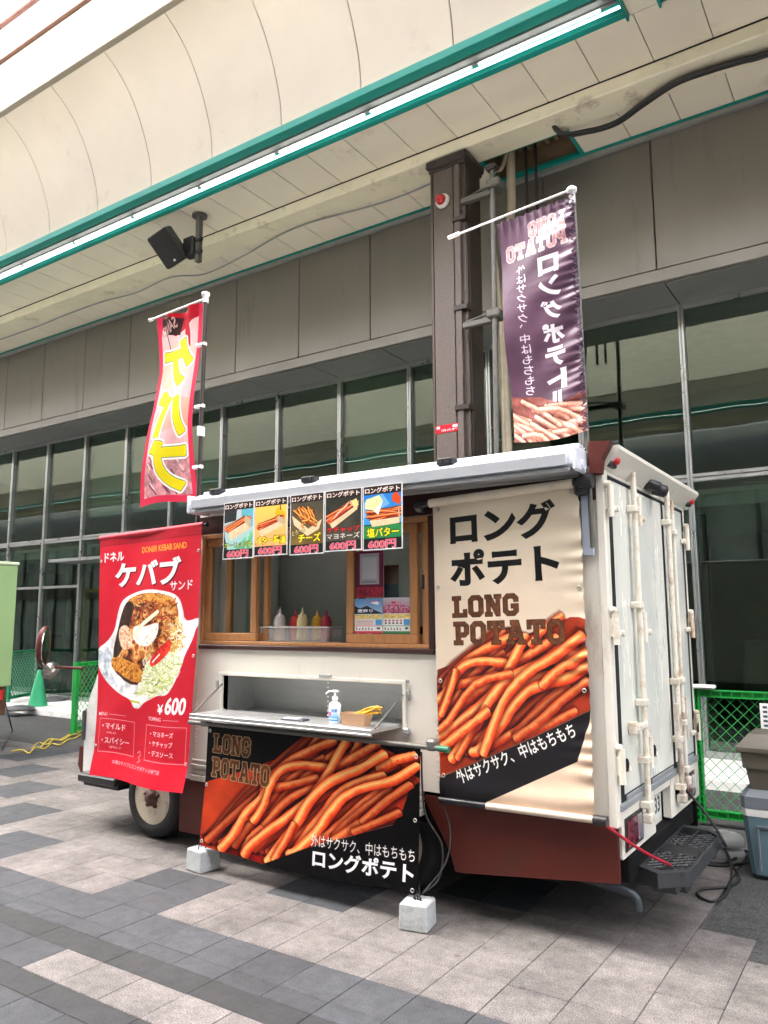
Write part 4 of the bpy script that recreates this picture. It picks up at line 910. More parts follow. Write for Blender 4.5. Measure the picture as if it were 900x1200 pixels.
# rear step with an open grating
ST = [(-1.215, 4.10), (-1.10, 4.03), (-.975, 4.14), (-.975, 4.93), (-1.06, 5.04), (-1.215, 5.04)]
SZ = .325
rs = MB(); si = inset(ST, .12); n = len(ST)
rs.add([(x, y, SZ) for x, y in ST]+[(x, y, SZ) for x, y in si]+[(x, y, SZ-.07) for x, y in ST]+[(x, y, SZ-.07) for x, y in si],
       [(i, (i+1) % n, n+(i+1) % n, n+i) for i in range(n)]+[(i, 2*n+i, 2*n+(i+1) % n, (i+1) % n) for i in range(n)]+[(n+i, n+(i+1) % n, 3*n+(i+1) % n, 3*n+i) for i in range(n)]+[(2*n+i, 3*n+i, 3*n+(i+1) % n, 2*n+(i+1) % n) for i in range(n)])
stp = obj('rear_step', rs, mat('step_grey', (.032, .034, .037), .6, var=.15, bump=.1), tr)
gt = MB()
for i in range(-10, 24):
    y0 = 4.0+i*.055
    for sg_ in (1, -1):
        ya = y0 if sg_ > 0 else y0+.19; yb = ya+.19*sg_; A, Bq = Vector((-1.195, ya, SZ-.012)), Vector((-1.0, yb, SZ-.012))
        if 4.10 < min(ya, yb) and max(ya, yb) < 4.97: gt.tube([A, Bq], .006, 4)
gt.box(-1.11, -1.10, 4.12, 4.97, SZ-.02, SZ-.004)
obj('step_grating', gt, M_BLACK, stp)
obj('step_pad', B(-1.20, -1.0, 4.44, 4.60, SZ-.022, SZ-.004, .004), M_BLACK, stp)
obj('step_arm', B(-1.25, -1.0, 4.2, 4.26, .2, SZ-.071, .01).box(-1.25, -1.0, 4.85, 4.91, .2, SZ-.071, .01).box(-1.16, -1.03, 4.12, 4.40, .21, SZ-.072, .01), mat('step_arm', (.045, .048, .05), .5), stp)
e = at_y(745, 1045, 3.92)
obj('exhaust_pipe', MB().tube(smooth_path([(-1.75, 4.0, .28), (-1.35, 3.93, .262), (-1.22, 3.92, .25), (-1.175, 3.92, .228), (-1.165, 3.92, .175)]), .020, 10), mat('exhaust_steel', (.03, .038, .045), .5, metal=.1, var=.3, vscale=20), tr)
obj('banner_rod', MB().tube([(-5.06, 3.70, 2.165), (-3.92, 3.70, 2.195)], .016, 8), M_BLACK, tr)
obj('banner_rod', MB().tube([(-2.25, 3.70, 2.185), (-1.27, 3.70, 2.225)], .016, 8).lathe((-1.30, 3.70, 2.224), (1, 0, 0), [(0, .03), (.07, .035)], 10).box(-1.33, -1.27, 3.70, 3.775, 2.16, 2.225, .01), M_BLACK, tr)
obj('rod_bracket', B(-2.27, -2.20, 3.69, 3.775, 2.15, 2.21, .02), M_BLACK, tr)

# ================================================================== PRINTED THINGS ON THE TRUCK
ORG = (232, 118, 42); BLK = (5, 4, 6)
QB = ((75, 235), (830, 300), (810, 850), (40, 680))     # black banner corners in measuring pixels
FRIES = [([(330, 520), (420, 480), (520, 450)], 32, .5), ([(250, 600), (340, 540), (420, 520)], 34, .55), ([(560, 520), (650, 470), (760, 400)], 34, .55), ([(480, 690), (560, 620), (640, 560)], 34, .55), ([(640, 430), (720, 380), (800, 350)], 30, .6), ([(90, 640), (150, 612), (240, 618)], 34, .55), ([(60, 668), (130, 640), (230, 600)], 30, .6), ([(70, 680), (160, 668), (260, 640)], 30, .7),
 ([(480, 262), (470, 300), (455, 345)], 26, .75), ([(507, 262), (505, 300), (480, 360)], 26, .8), ([(600, 470), (520, 540), (440, 660)], 34, .5),
 ([(690, 380), (600, 440), (480, 560), (400, 650)], 34, .55), ([(620, 540), (540, 580), (470, 650)], 30, .5), ([(560, 320), (500, 360), (440, 470), (360, 560)], 32, .5), ([(420, 400), (400, 460), (330, 560)], 30, .5),
 ([(640, 285), (618, 330), (600, 400)], 34, .75), ([(520, 345), (440, 400), (360, 470)], 30, .6),
 ([(740, 460), (660, 530), (590, 600), (560, 640)], 36, .6), ([(765, 545), (690, 588), (590, 640)], 36, .72), ([(800, 440), (725, 505), (650, 580), (560, 650)], 40, .72),
 ([(500, 425), (410, 450), (330, 470), (280, 520), (240, 580)], 40, .75), ([(560, 440), (440, 480), (370, 530), (310, 600), (250, 660)], 38, .7),
 ([(700, 290), (620, 345), (560, 380), (500, 395)], 42, .85), ([(560, 284), (470, 325), (390, 372), (330, 430), (300, 480)], 42, .9),
 ([(330, 440), (300, 500), (235, 560), (190, 630), (130, 695)], 48, 1.0),
 ([(530, 385), (440, 378), (372, 398), (330, 455), (305, 530), (262, 590)], 42, 1.0),
 ([(300, 610), (250, 650), (220, 712)], 36, .8),
 ([(815, 328), (750, 352), (700, 388)], 46, .9), ([(720, 410), (630, 440), (565, 490), (530, 550), (480, 610), (430, 690)], 46, .95),
 ([(822, 365), (750, 425), (660, 455), (590, 495), (540, 560), (500, 620), (430, 690), (400, 700)], 46, 1.0),
 ([(598, 285), (560, 355), (525, 430), (470, 505), (395, 570), (310, 630), (250, 680), (225, 715)], 46, 1.05),
 ([(722, 328), (645, 385), (545, 437), (475, 510), (430, 590), (385, 650), (320, 732)], 50, 1.05),
 ([(420, 590), (390, 650), (345, 725)], 34, .85)]
_rf = random.Random(21)
def flow(n, d0, d1, w0, w1):
    out = []
    for i in range(n):
        t = _rf.random(); a = np.array([470+350*t, 268+150*t*t]); e_ = max(0, min(1, t+_rf.uniform(-.22, .22))); b = np.array([70+330*e_, 665+45*e_]); m1 = a*.68+b*.32+np.array([_rf.uniform(-30, 10), _rf.uniform(-15, 25)]); m2 = a*.34+b*.66+np.array([_rf.uniform(-30, 20), _rf.uniform(-22, 28)])
        k = _rf.random()
        P = [a, m1, m2, b] if k < .5 else ([m1+(a-m1)*.5, m1, m2, b] if k < .75 else [a, m1, m2])
        out.append(([tuple(p) for p in P], _rf.uniform(w0, w1), _rf.uniform(d0, d1)))
    return out
FLOW = flow(36, .25, .5, 24, 31)+flow(18, .6, .92, 24, 31)
# ---------- black banner
ab = Art(720, 460, BLK, 11, 2); q = lambda P: quad_uv(P, QB)
ab.poly(q([(60, 450), (150, 425), (340, 362), (700, 300), (830, 330), (760, 580), (305, 738), (30, 690)]), (150, 40, 16), tex=.25, n=5)
ab.poly(q([(60, 450), (150, 425), (330, 372), (300, 470), (150, 620), (40, 640)]), (178, 55, 24), tex=.2, n=4)
ab.poly(q([(50, 640), (260, 590), (520, 560), (600, 600), (305, 735), (120, 700)]), (120, 12, 10), tex=.4, n=8)
ab.poly(q([(700, 298), (835, 300), (835, 330), (760, 330)]), BLK)
for P, wd, dk in FLOW: ab.fry(q(P), wd*.92, dark=dk)
for P, wd, dk in FRIES[14:]: ab.fry(q(P), wd*.66, dark=min(1.05, dk+.06))
ab.poly(q([(305, 738), (480, 672), (742, 592), (830, 450), (835, 870), (400, 770)]), BLK)
ab.poly(q([(600, 560), (700, 500), (770, 440), (742, 592), (600, 635)]), (110, 25, 14), alpha=.25)
ab.line(q([(480, 674), (742, 593)]), 1.5, (150, 110, 90))
for P, wd, dk in (([(800, 440), (725, 505), (650, 585)], 40, .72), ([(765, 545), (690, 588), (620, 622)], 36, .72)): ab.fry(q(P), wd*.64, dark=dk)
ab.college('LONG', .035, .07, .235, .225, (96, 56, 32), (176, 148, 112), 2.6)
ab.college('POTATO', .035, .265, .345, .425, (104, 60, 34), (176, 148, 112), 2.6)
ab.text('外はサクサク、中はもちもち', .565, .70, .985, .79, (235, 232, 228), .008)
ab.text('ロングポテト', .575, .80, .985, .935, (248, 248, 248), .035)
ab.noise(.10, 9)
# ---------- tall beige banner
aw_ = Art(500, 900, (226, 208, 184), 12, 2); aw_.grad((224, 212, 190), (222, 196, 170)).noise(.05, 4)
QW = ((42, 78), (532, 18), (612, 1165), (66, 1128)); qw = lambda P: quad_uv(P, QW)
tw = lambda P: qw([((x-590)*.98+372, (y-285)*.98+566) for x, y in P])
aw_.poly(qw([(60, 690), (200, 640), (360, 570), (520, 490), (600, 520), (600, 830), (66, 1060)]), (150, 44, 18), tex=.3, n=7)
aw_.poly(qw([(60, 690), (235, 628), (180, 690), (120, 760), (60, 850)]), (120, 44, 26), tex=.15, n=4)
aw_.poly(qw([(60, 690), (200, 640), (360, 570), (520, 500), (600, 500), (600, 440), (40, 440), (40, 690)]), (224, 206, 182))
for P, wd, dk in FLOW: aw_.fry(tw([(x+14, y) for x, y in P]), wd*.80, dark=min(1.05, dk*1.12))
for P, wd, dk in FRIES[14:]: aw_.fry(tw(P), wd*.64, dark=min(1.08, dk*1.1))
for P, wd, dk in (([(495, 495), (440, 540), (390, 600)], 34, .95), ([(575, 620), (540, 650), (490, 680), (430, 740)], 44, 1.0), ([(560, 560), (470, 640), (380, 700), (300, 800), (230, 980)], 46, 1.0), ([(130, 690), (110, 760), (72, 850)], 36, 1.0), ([(330, 700), (200, 740), (100, 870), (60, 900)], 36, .9), ([(250, 830), (130, 920), (60, 970)], 44, 1.0)): aw_.fry(qw(P), wd*.64, dark=dk*1.05)
aw_.poly(qw([(64, 1062), (250, 985), (420, 905), (600, 808), (620, 812), (552, 990), (236, 1142), (60, 1142)]), (20, 17, 22))
aw_.poly(qw([(236, 1142), (552, 990), (595, 820), (640, 820), (640, 1190), (200, 1190)]), (226, 198, 172), tex=.05, n=4)
aw_.line(qw([(64, 1064), (250, 987), (420, 907), (600, 810)]), 1.2, (210, 130, 90))
aw_.text('ロング', .125, .045, .855, .165, (6, 5, 6), .04); aw_.text('ポテト', .12, .182, .86, .305, (6, 5, 6), .04)
aw_.college('LONG', .13, .338, .585, .408, (92, 54, 32), (60, 36, 26), 1.6); aw_.college('POTATO', .135, .424, .87, .50, (98, 58, 34), (60, 36, 26), 1.6)
aw_.text('外はサクサク、中はもちもち', .09, .822, .93, .868, (245, 242, 236), .018, rot=22.5)
# ---------- red kebab banner
ak = Art(440, 720, (196, 18, 42), 13, 2); ak.noise(.06, 4)
QK = ((120, 130), (505, 85), (470, 1097), (108, 1032)); qk = lambda P: quad_uv(P, QK)
ak.rect(0, 0, 1, .035, (172, 14, 36)); ak.rect(0, .034, 1, .037, (130, 8, 26))
rg = ak.rng; ck_ = lambda P, k=2: chaikin(qk(P), k)
def shreds(poly_, cols, n, ln, wd):
    P = np.array(poly_, float); lo, hi = P.min(0), P.max(0); k = 0
    while k < n:
        c = lo+(hi-lo)*rg.random(2); ins = False
        for a, b in zip(P, np.roll(P, -1, 0)):
            if (a[1] > c[1]) != (b[1] > c[1]) and c[0] < (b[0]-a[0])*(c[1]-a[1])/(b[1]-a[1])+a[0]: ins = not ins
        if not ins: continue
        t = rg.random()*6.28; d = np.array([math.cos(t), math.sin(t)])*ln*(.5+rg.random()); m_ = c+np.array([-d[1], d[0]])*.35*rg.normal()
        col = np.array(cols[int(rg.random()*len(cols))], float)*(.8+.35*rg.random()); ak.line(qk([c-d, m_, c+d]), wd*(.6+.8*rg.random()), np.clip(col, 0, 255)); k += 1
ak.meat(ck_([(210, 365), (290, 332), (350, 332), (418, 352), (436, 405), (444, 462), (505, 440), (500, 470), (485, 482), (474, 530), (445, 590), (440, 620), (428, 650), (410, 700), (385, 738), (352, 735), (330, 748), (300, 765), (285, 790), (262, 785), (255, 755), (205, 735), (150, 690), (112, 635), (106, 560), (150, 535), (180, 490), (190, 420)]), [(206, 210, 214), (236, 236, 232), (250, 248, 244), (226, 226, 224)], 7)
ak.meat(ck_([(110, 560), (152, 545), (176, 610), (168, 655), (212, 728), (150, 690), (110, 628)]), [(178, 188, 198), (206, 212, 218), (228, 230, 232)], 6)
ak.meat(ck_([(222, 372), (290, 345), (345, 345), (408, 360), (420, 420), (428, 500), (420, 570), (380, 620), (300, 690), (230, 684), (170, 640), (175, 580), (190, 520), (205, 450)]), [(46, 18, 10), (112, 46, 18), (166, 88, 36), (206, 134, 64), (240, 200, 136), (150, 60, 26)], 9)
ak.meat(ck_([(225, 378), (290, 347), (345, 347), (404, 364), (418, 425), (390, 400), (350, 378), (280, 384), (240, 410)]), [(150, 84, 30), (206, 140, 56), (232, 180, 92), (196, 120, 44)], 9)
shreds([(250, 372), (400, 368), (420, 500), (390, 560), (330, 540), (260, 470)], [(132, 54, 22), (196, 120, 50), (84, 30, 14), (236, 190, 124), (170, 56, 22)], 150, 12, 3.4)
ak.meat(ck_([(213, 392), (240, 374), (258, 396), (246, 440), (236, 490), (216, 560), (184, 610), (172, 580), (186, 510)]), [(22, 14, 14), (44, 26, 20), (70, 40, 28), (30, 18, 16)], 12)
ak.meat(ck_([(196, 478), (232, 468), (254, 520), (246, 566), (212, 566), (196, 530)]), [(186, 120, 84), (226, 184, 152), (240, 214, 190), (200, 140, 100)], 10)
ak.meat(ck_([(170, 592), (230, 600), (296, 640), (302, 692), (240, 690), (186, 655), (165, 622)]), [(128, 62, 18), (190, 116, 36), (222, 164, 70), (150, 78, 24)], 8)
ak.line(ck_([(178, 640), (240, 686), (290, 696), (240, 694)], 1), 5, (58, 26, 12))
ak.meat(ck_([(300, 612), (400, 560), (438, 590), (432, 640), (404, 700), (330, 742), (265, 735), (292, 690)]), [(176, 190, 110), (216, 222, 170), (242, 242, 226), (200, 208, 150)], 22)
shreds([(300, 605), (400, 560), (438, 600), (402, 700), (325, 742), (262, 735), (290, 690)], [(230, 232, 200), (196, 210, 130), (246, 246, 236), (160, 176, 88), (214, 218, 166)], 170, 12, 3.0)
shreds([(385, 455), (440, 475), (438, 560), (400, 590)], [(230, 194, 96), (244, 230, 196), (216, 152, 62)], 80, 11, 3.2)
ak.meat(ck_([(318, 606), (352, 552), (396, 518), (394, 565), (360, 606), (325, 632)]), [(170, 18, 14), (214, 34, 26), (232, 70, 50)], 9)
ak.meat(ck_([(256, 470), (300, 478), (352, 452), (348, 505), (322, 548), (285, 554), (250, 518)]), [(226, 218, 196), (246, 242, 230), (252, 250, 244), (236, 226, 200)], 6)
ak.line(qk([(264, 505), (290, 468), (346, 418)]), 13, (240, 226, 186)); ak.line(qk([(266, 500), (292, 464), (344, 418)]), 4, (250, 242, 216)); ak.line(qk([(330, 610), (355, 580)]), 5, (244, 236, 228)); ak.line(qk([(255, 760), (285, 765)]), 6, (190, 196, 60))
ak.blur(.8, .18, .72)
ak.text('DONER KEBAB SAND', .43, .058, .87, .083, (236, 168, 40), .02)
ak.text('ドネル', .05, .065, .25, .107, (245, 240, 240), .03); ak.text('ケバブ', .17, .115, .83, .225, (70, 8, 20), .04, skew=.06); ak.text('ケバブ', .16, .11, .82, .22, (248, 244, 242), .04, skew=.06); ak.text('サンド', .72, .208, .93, .245, (240, 236, 234), .02)
ak.text('600', .735, .655, .94, .722, (248, 242, 240), .03, skew=.12); ak.text('¥', .655, .685, .715, .722, (248, 242, 240), .02)
C_ = (240, 214, 216)
ak.text('MENU', .03, .742, .13, .756, C_, .01); ak.line([(.15, .749), (.34, .749)], 1, C_); ak.text('TOPPING', .57, .736, .70, .750, C_, .01); ak.line([(.72, .744), (.88, .744)], 1, C_)
for u0, u1 in ((.045, .43), (.555, .965)): ak.line([(u0, .768), (u1, .768), (u1, .903), (u0, .903), (u0, .768)], 1.2, C_)
ak.text('・マイルド', .08, .784, .34, .810, C_, .02); ak.text('MILD', .14, .820, .24, .828, C_, 0); ak.text('・スパイシー', .08, .842, .38, .868, C_, .02); ak.text('SPICY', .17, .878, .30, .886, C_, 0)
ak.text('・マヨネーズ', .60, .788, .84, .809, C_, .015); ak.text('・ケチャップ', .60, .824, .84, .846, C_, .015); ak.text('・デスソース', .60, .861, .85, .883, C_, .015)
ak.line([(.475, .885), (.50, .875), (.51, .89), (.49, .90), (.51, .912), (.485, .92)], 1.4, C_); ak.text('本場のケバブとロングポテトの専門店', .22, .930, .74, .947, C_, .0)

# ---------- the cloths
def wob(u, v, k): return math.sin(u*5.1+k)*math.sin(v*4.3+k*1.7)*.6+math.sin(u*11+v*7+k)*.3
M_EDGE = mat('steel_ring', (.55, .55, .52), .3, metal=.9)
def ring(parent, p, r=.009):
    n = 12; m = MB().tube([(p[0]+r*math.cos(i*2*math.pi/n), p[1], p[2]+r*math.sin(i*2*math.pi/n)) for i in range(n+1)], .003, 5, cap=False); return obj('grommet', m, M_EDGE, parent)
def banner(name, label, fn, nu, nv, m, rings=(), loc=None, cat='banner'):
    c = fn(.5, 1.0); t = thing(name, label, cat, loc or c); cl_ = obj('cloth', MB().sheet(fn, nu, nv), m, t)
    for (u, v) in rings: p = fn(u, v); ring(t, (p[0], p[1]-.005, p[2]))
    return t
def fW(u, v):
    xl = -2.165+.03*v; xr = -1.318+.025*v; y = 3.735+.008*wob(u, v, 1)-.012*math.exp(-((v-.97)/.03)**2)
    e = math.exp(-(1-u)/.07); y -= .010*e*math.sin(v*120+math.sin(v*23)*2)*(.4+.6*math.sin(v*9)**2); xr += .0025*math.sin(v*120)*e
    y += .006*math.exp(-(1-u)/.3)*math.sin(v*14+u*5)
    z0 = 2.205+.03*u; z1 = .615+.01*u
    return (xl+(xr-xl)*u, y, z0+(z1-z0)*v)
b1 = banner('tall_banner', 'tall beige long potato banner with a black slanted band on the truck side', fW, 60, 160, aw_.mat('tall_banner_print', .42, bump=.10, spec=.4), [(.04, .03), (.96, .03), (.03, .30), (.97, .33), (.03, .62), (.97, .64), (.03, .93)])
obj('top_sleeve', MB().tube([(-2.16, 3.70, 2.190), (-1.33, 3.70, 2.222)], .024, 10), mat('beige_cloth', (.66, .58, .46), .6), b1)
obj('bottom_sleeve', MB().tube([(-2.135, 3.725, .600), (-1.86, 3.725, .603)], .0172, 10), mat('black_cloth', (.012, .012, .016), .35), b1)
obj('bottom_sleeve', MB().tube([(-1.859, 3.725, .603), (-1.29, 3.725, .61)], .017, 10), mat('beige_cloth_shade', (.62, .52, .42), .6), b1)
obj('rod_end', MB().tube([(-1.30, 3.725, .61), (-1.235, 3.725, .61)], .024, 10), M_BLACK, b1)
def fK(u, v):
    xl = -5.055+.02*v+.05*math.sin(v*3.1)*.4; xr = -3.955-.05*v+.015*math.sin(v*5)
    y = 3.685+.012*wob(u, v, 3)+.018*v*math.sin(u*3+1)-.055*max(0, v-.9)*10*.6; y -= .010*math.sin(u*9+v*16)*max(0, v-.6)
    z0 = 2.165+.03*u; z1 = .435-.012*u+.01*math.sin(u*7)
    return (xl+(xr-xl)*u, y, z0+(z1-z0)*v)
b2 = banner('kebab_banner', 'red kebab banner with a wrapped sandwich picture hanging over the cab', fK, 50, 80, ak.mat('kebab_banner_print', .45, bump=.14), [(.02, .10), (.98, .10), (.02, .5), (.98, .5), (.02, .88), (.98, .9)])
obj('top_sleeve', MB().tube([(-5.07, 3.70, 2.168), (-3.95, 3.70, 2.197)], .022, 10), mat('red_cloth', (.48, .012, .03), .5), b2)
def fB(u, v):
    z0 = .892-.012*u; z1 = .155-.045*math.sin(math.pi*min(1, u*1.1))*.45-.01*u
    x = (-3.745-.05*v)+(-2.17+3.745+.02*v)*u; y = 3.595-.0*v+.010*wob(u, v, 5)*(.3+v)-.02*v*math.sin(u*math.pi)
    if v > .93: y -= (v-.93)*.25*math.sin(u*20)*.3
    return (x, y, z0+(z1-z0)*v)
b3 = banner('black_banner', 'wide black long potato banner hanging under the fold down shelf', fB, 90, 50, ab.mat('black_banner_print', .5, bump=.14, spec=.14), [(.015, .05), (.985, .06), (.015, .96), (.985, .5), (.985, .97), (.012, .5)])
obj('top_rod', MB().tube([(-3.93, 3.60, .893), (-2.04, 3.60, .887)], .014, 8), M_GALV, b3)
obj('rod_clamp', B(-3.82, -3.74, 3.585, 3.63, .875, .93, .01).box(-2.14, -2.08, 3.585, 3.65, .87, .93, .012), M_GALV, b3)
obj('rod_tip', MB().tube([(-2.065, 3.60, .887), (-2.005, 3.60, .885)], .017, 8), mat('green_tape', (.02, .16, .09), .5), b3)
obj('corner_tie', MB().tube([(-2.19, 3.58, .17), (-2.185, 3.58, .10), (-2.17, 3.585, .06)], .004, 5).tube([(-2.19, 3.58, .17), (-2.20, 3.57, .12), (-2.16, 3.57, .09), (-2.18, 3.58, .2)], .003, 5).tube([(-3.78, 3.58, .165), (-3.80, 3.58, .11)], .004, 5), M_BLKR, b3)
rp = tag(obj('dark_rope', MB().tube(smooth_path([(-2.17, 3.60, .86), (-2.19, 3.66, .55), (-2.11, 3.70, .38), (-2.12, 3.68, .22), (-2.17, 3.60, .16)]), .005, 6).tube(smooth_path([(-2.16, 3.60, .17), (-2.08, 3.68, .30), (-2.07, 3.72, .45), (-2.13, 3.74, .60)]), .0045, 6), mat('brown_rope', (.035, .03, .027), .8)), 'loose dark rope looping down at the right end of the black banner', 'rope')
# ---------- menu boards
def box_of_fries(a, P, c1=(232, 200, 160), dk=1.0, top=(214, 110, 52)):
    """P: four corners of the open top, then drop of the front"""
    a.poly(P[:4], (150, 66, 28)); rgn = a.rng
    for i in range(14):
        s_, t_ = rgn.random(2); p = lambda s, t: ((1-s)*(1-t)*P[0][0]+s*(1-t)*P[1][0]+s*t*P[2][0]+(1-s)*t*P[3][0], (1-s)*(1-t)*P[0][1]+s*(1-t)*P[1][1]+s*t*P[2][1]+(1-s)*t*P[3][1])
        a.fry([p(-.05+.2*s_, t_), p(.5, t_*.7+.15+.1*rgn.normal()*.5), p(.85+.25*s_, .15+.7*rgn.random())], 8, dark=dk)
    d = P[4]
    a.poly([P[3], P[2], (P[2][0]-.03, P[2][1]+d), (P[3][0]+.06, P[3][1]+d)], c1, tex=.1, n=6); a.line([P[3], P[2]], 2, (250, 232, 205))
    if len(P) > 5: a.poly([P[2], P[1], (P[1][0]-.02, P[1][1]+d*.8), (P[2][0]-.03, P[2][1]+d)], tuple(int(c*.85) for c in c1))
def menu(k):
    a = Art(170, 226, (28, 26, 24), 30+k, 2)
    if k == 0: a.grad((190, 200, 200), (150, 200, 200), .12, .85); a.poly([(0, .12), (.45, .12), (.42, .32), (0, .36)], (44, 46, 48), tex=.3); a.rect(.6, .12, 1, .45, (96, 178, 196)); a.poly([(.4, .8), (1, .5), (1, .85), (.4, .85)], (120, 190, 150), tex=.4, n=8); a.poly([(0, .12), (.05, .6), (.15, .85), (0, .85)], (40, 40, 42))
    if k == 1: a.grad((246, 200, 90), (240, 170, 110), .12, .86); a.blob(.78, .27, .16, .08, (236, 180, 30)); a.rect(.78, .14, .81, .22, (60, 50, 30))
    if k == 2: a.grad((70, 66, 56), (120, 96, 50), .12, .84); a.noise(.3, 5)
    if k == 3: a.grad((44, 46, 40), (70, 66, 54), .12, .84); a.noise(.3, 6)
    if k == 4: a.grad((40, 120, 205), (60, 150, 215), .12, .60); a.rect(0, .62, 1, .82, (40, 130, 70)); a.blob(.86, .22, .11, .09, (214, 74, 30)); a.poly([(0, .25), (.5, .12), (.7, .3), (0, .5)], (150, 200, 235), alpha=.6)
    P = {0: [(.05, .44), (.72, .24), (.92, .33), (.18, .53), .15, 1], 1: [(.08, .46), (.72, .32), (.95, .38), (.15, .56), .11, 1], 2: [(.08, .30), (.35, .20), (.95, .42), (.55, .58), .08, 1], 3: [(.03, .42), (.70, .18), (.92, .26), (.14, .55), .08, 1], 4: [(.08, .40), (.92, .34), (.96, .52), (.18, .55), .09, 1]}[k]
    if k == 2:
        a.poly([(.06, .34), (.55, .58), (.95, .44), (.86, .60), (.52, .70), (.12, .50)], (236, 200, 160), tex=.1); rgn = a.rng
        for i in range(16): x = .1+.45*rgn.random(); a.fry([(x, .20+.08*rgn.random()), (x+.15, .34+.05*rgn.normal()), (.35+.5*rgn.random(), .44+.10*rgn.random())], 8, light=(250, 200, 110), mid=(224, 150, 60))
    else: box_of_fries(a, P)
    if k == 3:
        for i in range(6): a.line([(.25+.06*i, .46-.03*i), (.36+.06*i, .36-.03*i)], 3, (240, 220, 190))
        for i in range(5): a.line([(.28+.07*i, .46-.03*i), (.40+.06*i, .38-.03*i)], 2.5, (190, 40, 24))
        a.poly([(.72, .20), (.86, .16), (.92, .26), (.82, .34)], (244, 216, 140))
    if k == 4: a.poly([(.08, .20), (.42, .15), (.52, .24), (.40, .46), (.26, .38), (.05, .34)], (240, 226, 160), tex=.15, n=8); a.poly([(.30, .38), (.52, .24), (.40, .46)], (250, 250, 248))
    a.rect(0, 0, 1, .13, (34, 16, 12)); a.text('ロングポテト', .05, .022, .95, .112, (252, 236, 226), .03)
    nm = [('ガーリック塩', (150, 190, 60)), ('バター醤油', (246, 222, 30)), ('チーズ', (246, 226, 40)), ('マヨネーズ', (244, 236, 226)), ('塩バター', (246, 222, 30))][k]
    if k == 0: a.text(nm[0], .04, .71, .96, .80, (186, 206, 70), .02, outline=(24, 34, 20), ow=.05)
    if k == 1: a.text(nm[0], .04, .655, .96, .80, nm[1], .03, outline=(50, 40, 10), ow=.05)
    if k == 2: a.text('とろ〜り', .06, .575, .45, .655, (250, 236, 170), .01, rot=12, outline=(40, 30, 20), ow=.05); a.text(nm[0], .25, .65, .92, .80, nm[1], .04, outline=(40, 36, 20), ow=.05)
    if k == 3: a.text('ケチャップ', .05, .60, .95, .695, (214, 34, 36), .03, outline=(30, 10, 10), ow=.04); a.text(nm[0], .05, .705, .95, .80, nm[1], .012, outline=(30, 24, 20), ow=.02)
    if k == 4: a.text(nm[0], .10, .655, .92, .80, nm[1], .03, outline=(30, 60, 30), ow=.05)
    a.rect(0, .835, 1, 1, (24, 22, 22)); a.text('600円', .14, .848, .84, .98, (226, 52, 84), .018, outline=(252, 226, 230), ow=.03)
    for s in (0, .985): a.rect(s, 0, s+.02, 1, (226, 228, 230))
    a.rect(0, .985, 1, 1, (226, 228, 230)); a.a *= .98
    return a.mat('menu_print', .32, bump=.04, spec=.4)
ML = ['menu board with dark corner and green letters, leftmost of the row', 'menu board with a yellow picture and yellow butter soy sauce letters', 'menu board with a dark picture of cheese fries and yellow letters', 'menu board with red ketchup and white mayonnaise letters on a dark picture', 'menu board with a blue picture and yellow salt butter letters, rightmost of the row']
MXS = [(-3.607, -3.343), (-3.340, -3.066), (-3.047, -2.786), (-2.780, -2.514), (-2.508, -2.243)]
for k, (xa, xb) in enumerate(MXS):
    t = thing('menu_board', ML[k], 'menu board', ((xa+xb)/2, 3.55, 1.935), 'menu boards hanging from the awning case')
    y = 3.545; z0, z1 = 1.935+(.003 if k % 2 else -.004), 2.295
    obj('board', B(xa, xb, y, y+.004, z0, z1, .001), M_WHITE, t)
    obj('print', MB().sheet(lambda u, v: (xa+.002+(xb-xa-.004)*u, y-.0012, z1-.002-(z1-z0-.004)*v), 1, 1, smooth=False), menu(k), t)
# ---------- sheets on the window pane
YP = YS+.004+.012
def sheet_poster(name, label, cat, xa, xb, z0, z1, y, art, grp=None, side=-1, back=M_WHITE):
    t = thing(name, label, cat, ((xa+xb)/2, y, z0), grp); obj('sheet', B(xa, xb, y, y+.0015, z0, z1), back, t)
    obj('print', MB().sheet(lambda u, v: (xa+(xb-xa)*u, y-.001, z1-(z1-z0)*v), 1, 1, smooth=False), art, t); return t
aq = Art(110, 140, (96, 22, 48), 50, 2); aq.rect(.14, .05, .84, .72, (150, 150, 156)); aq.rect(.22, .13, .76, .60, (172, 172, 176)); aq.rect(.22, .655, .76, .68, (110, 110, 116)); aq.rect(0, .78, 1, 1, (150, 34, 52), tex=.5, n=6); aq.text('支払い', .1, .82, .5, .95, (60, 10, 26), .02)
sheet_poster('pay_poster', 'dark red poster with a grey card print on the right hand sash, above the flyers', 'poster', -2.735, -2.535, 1.68, 1.955, YP, aq.mat('pay_print', .4))
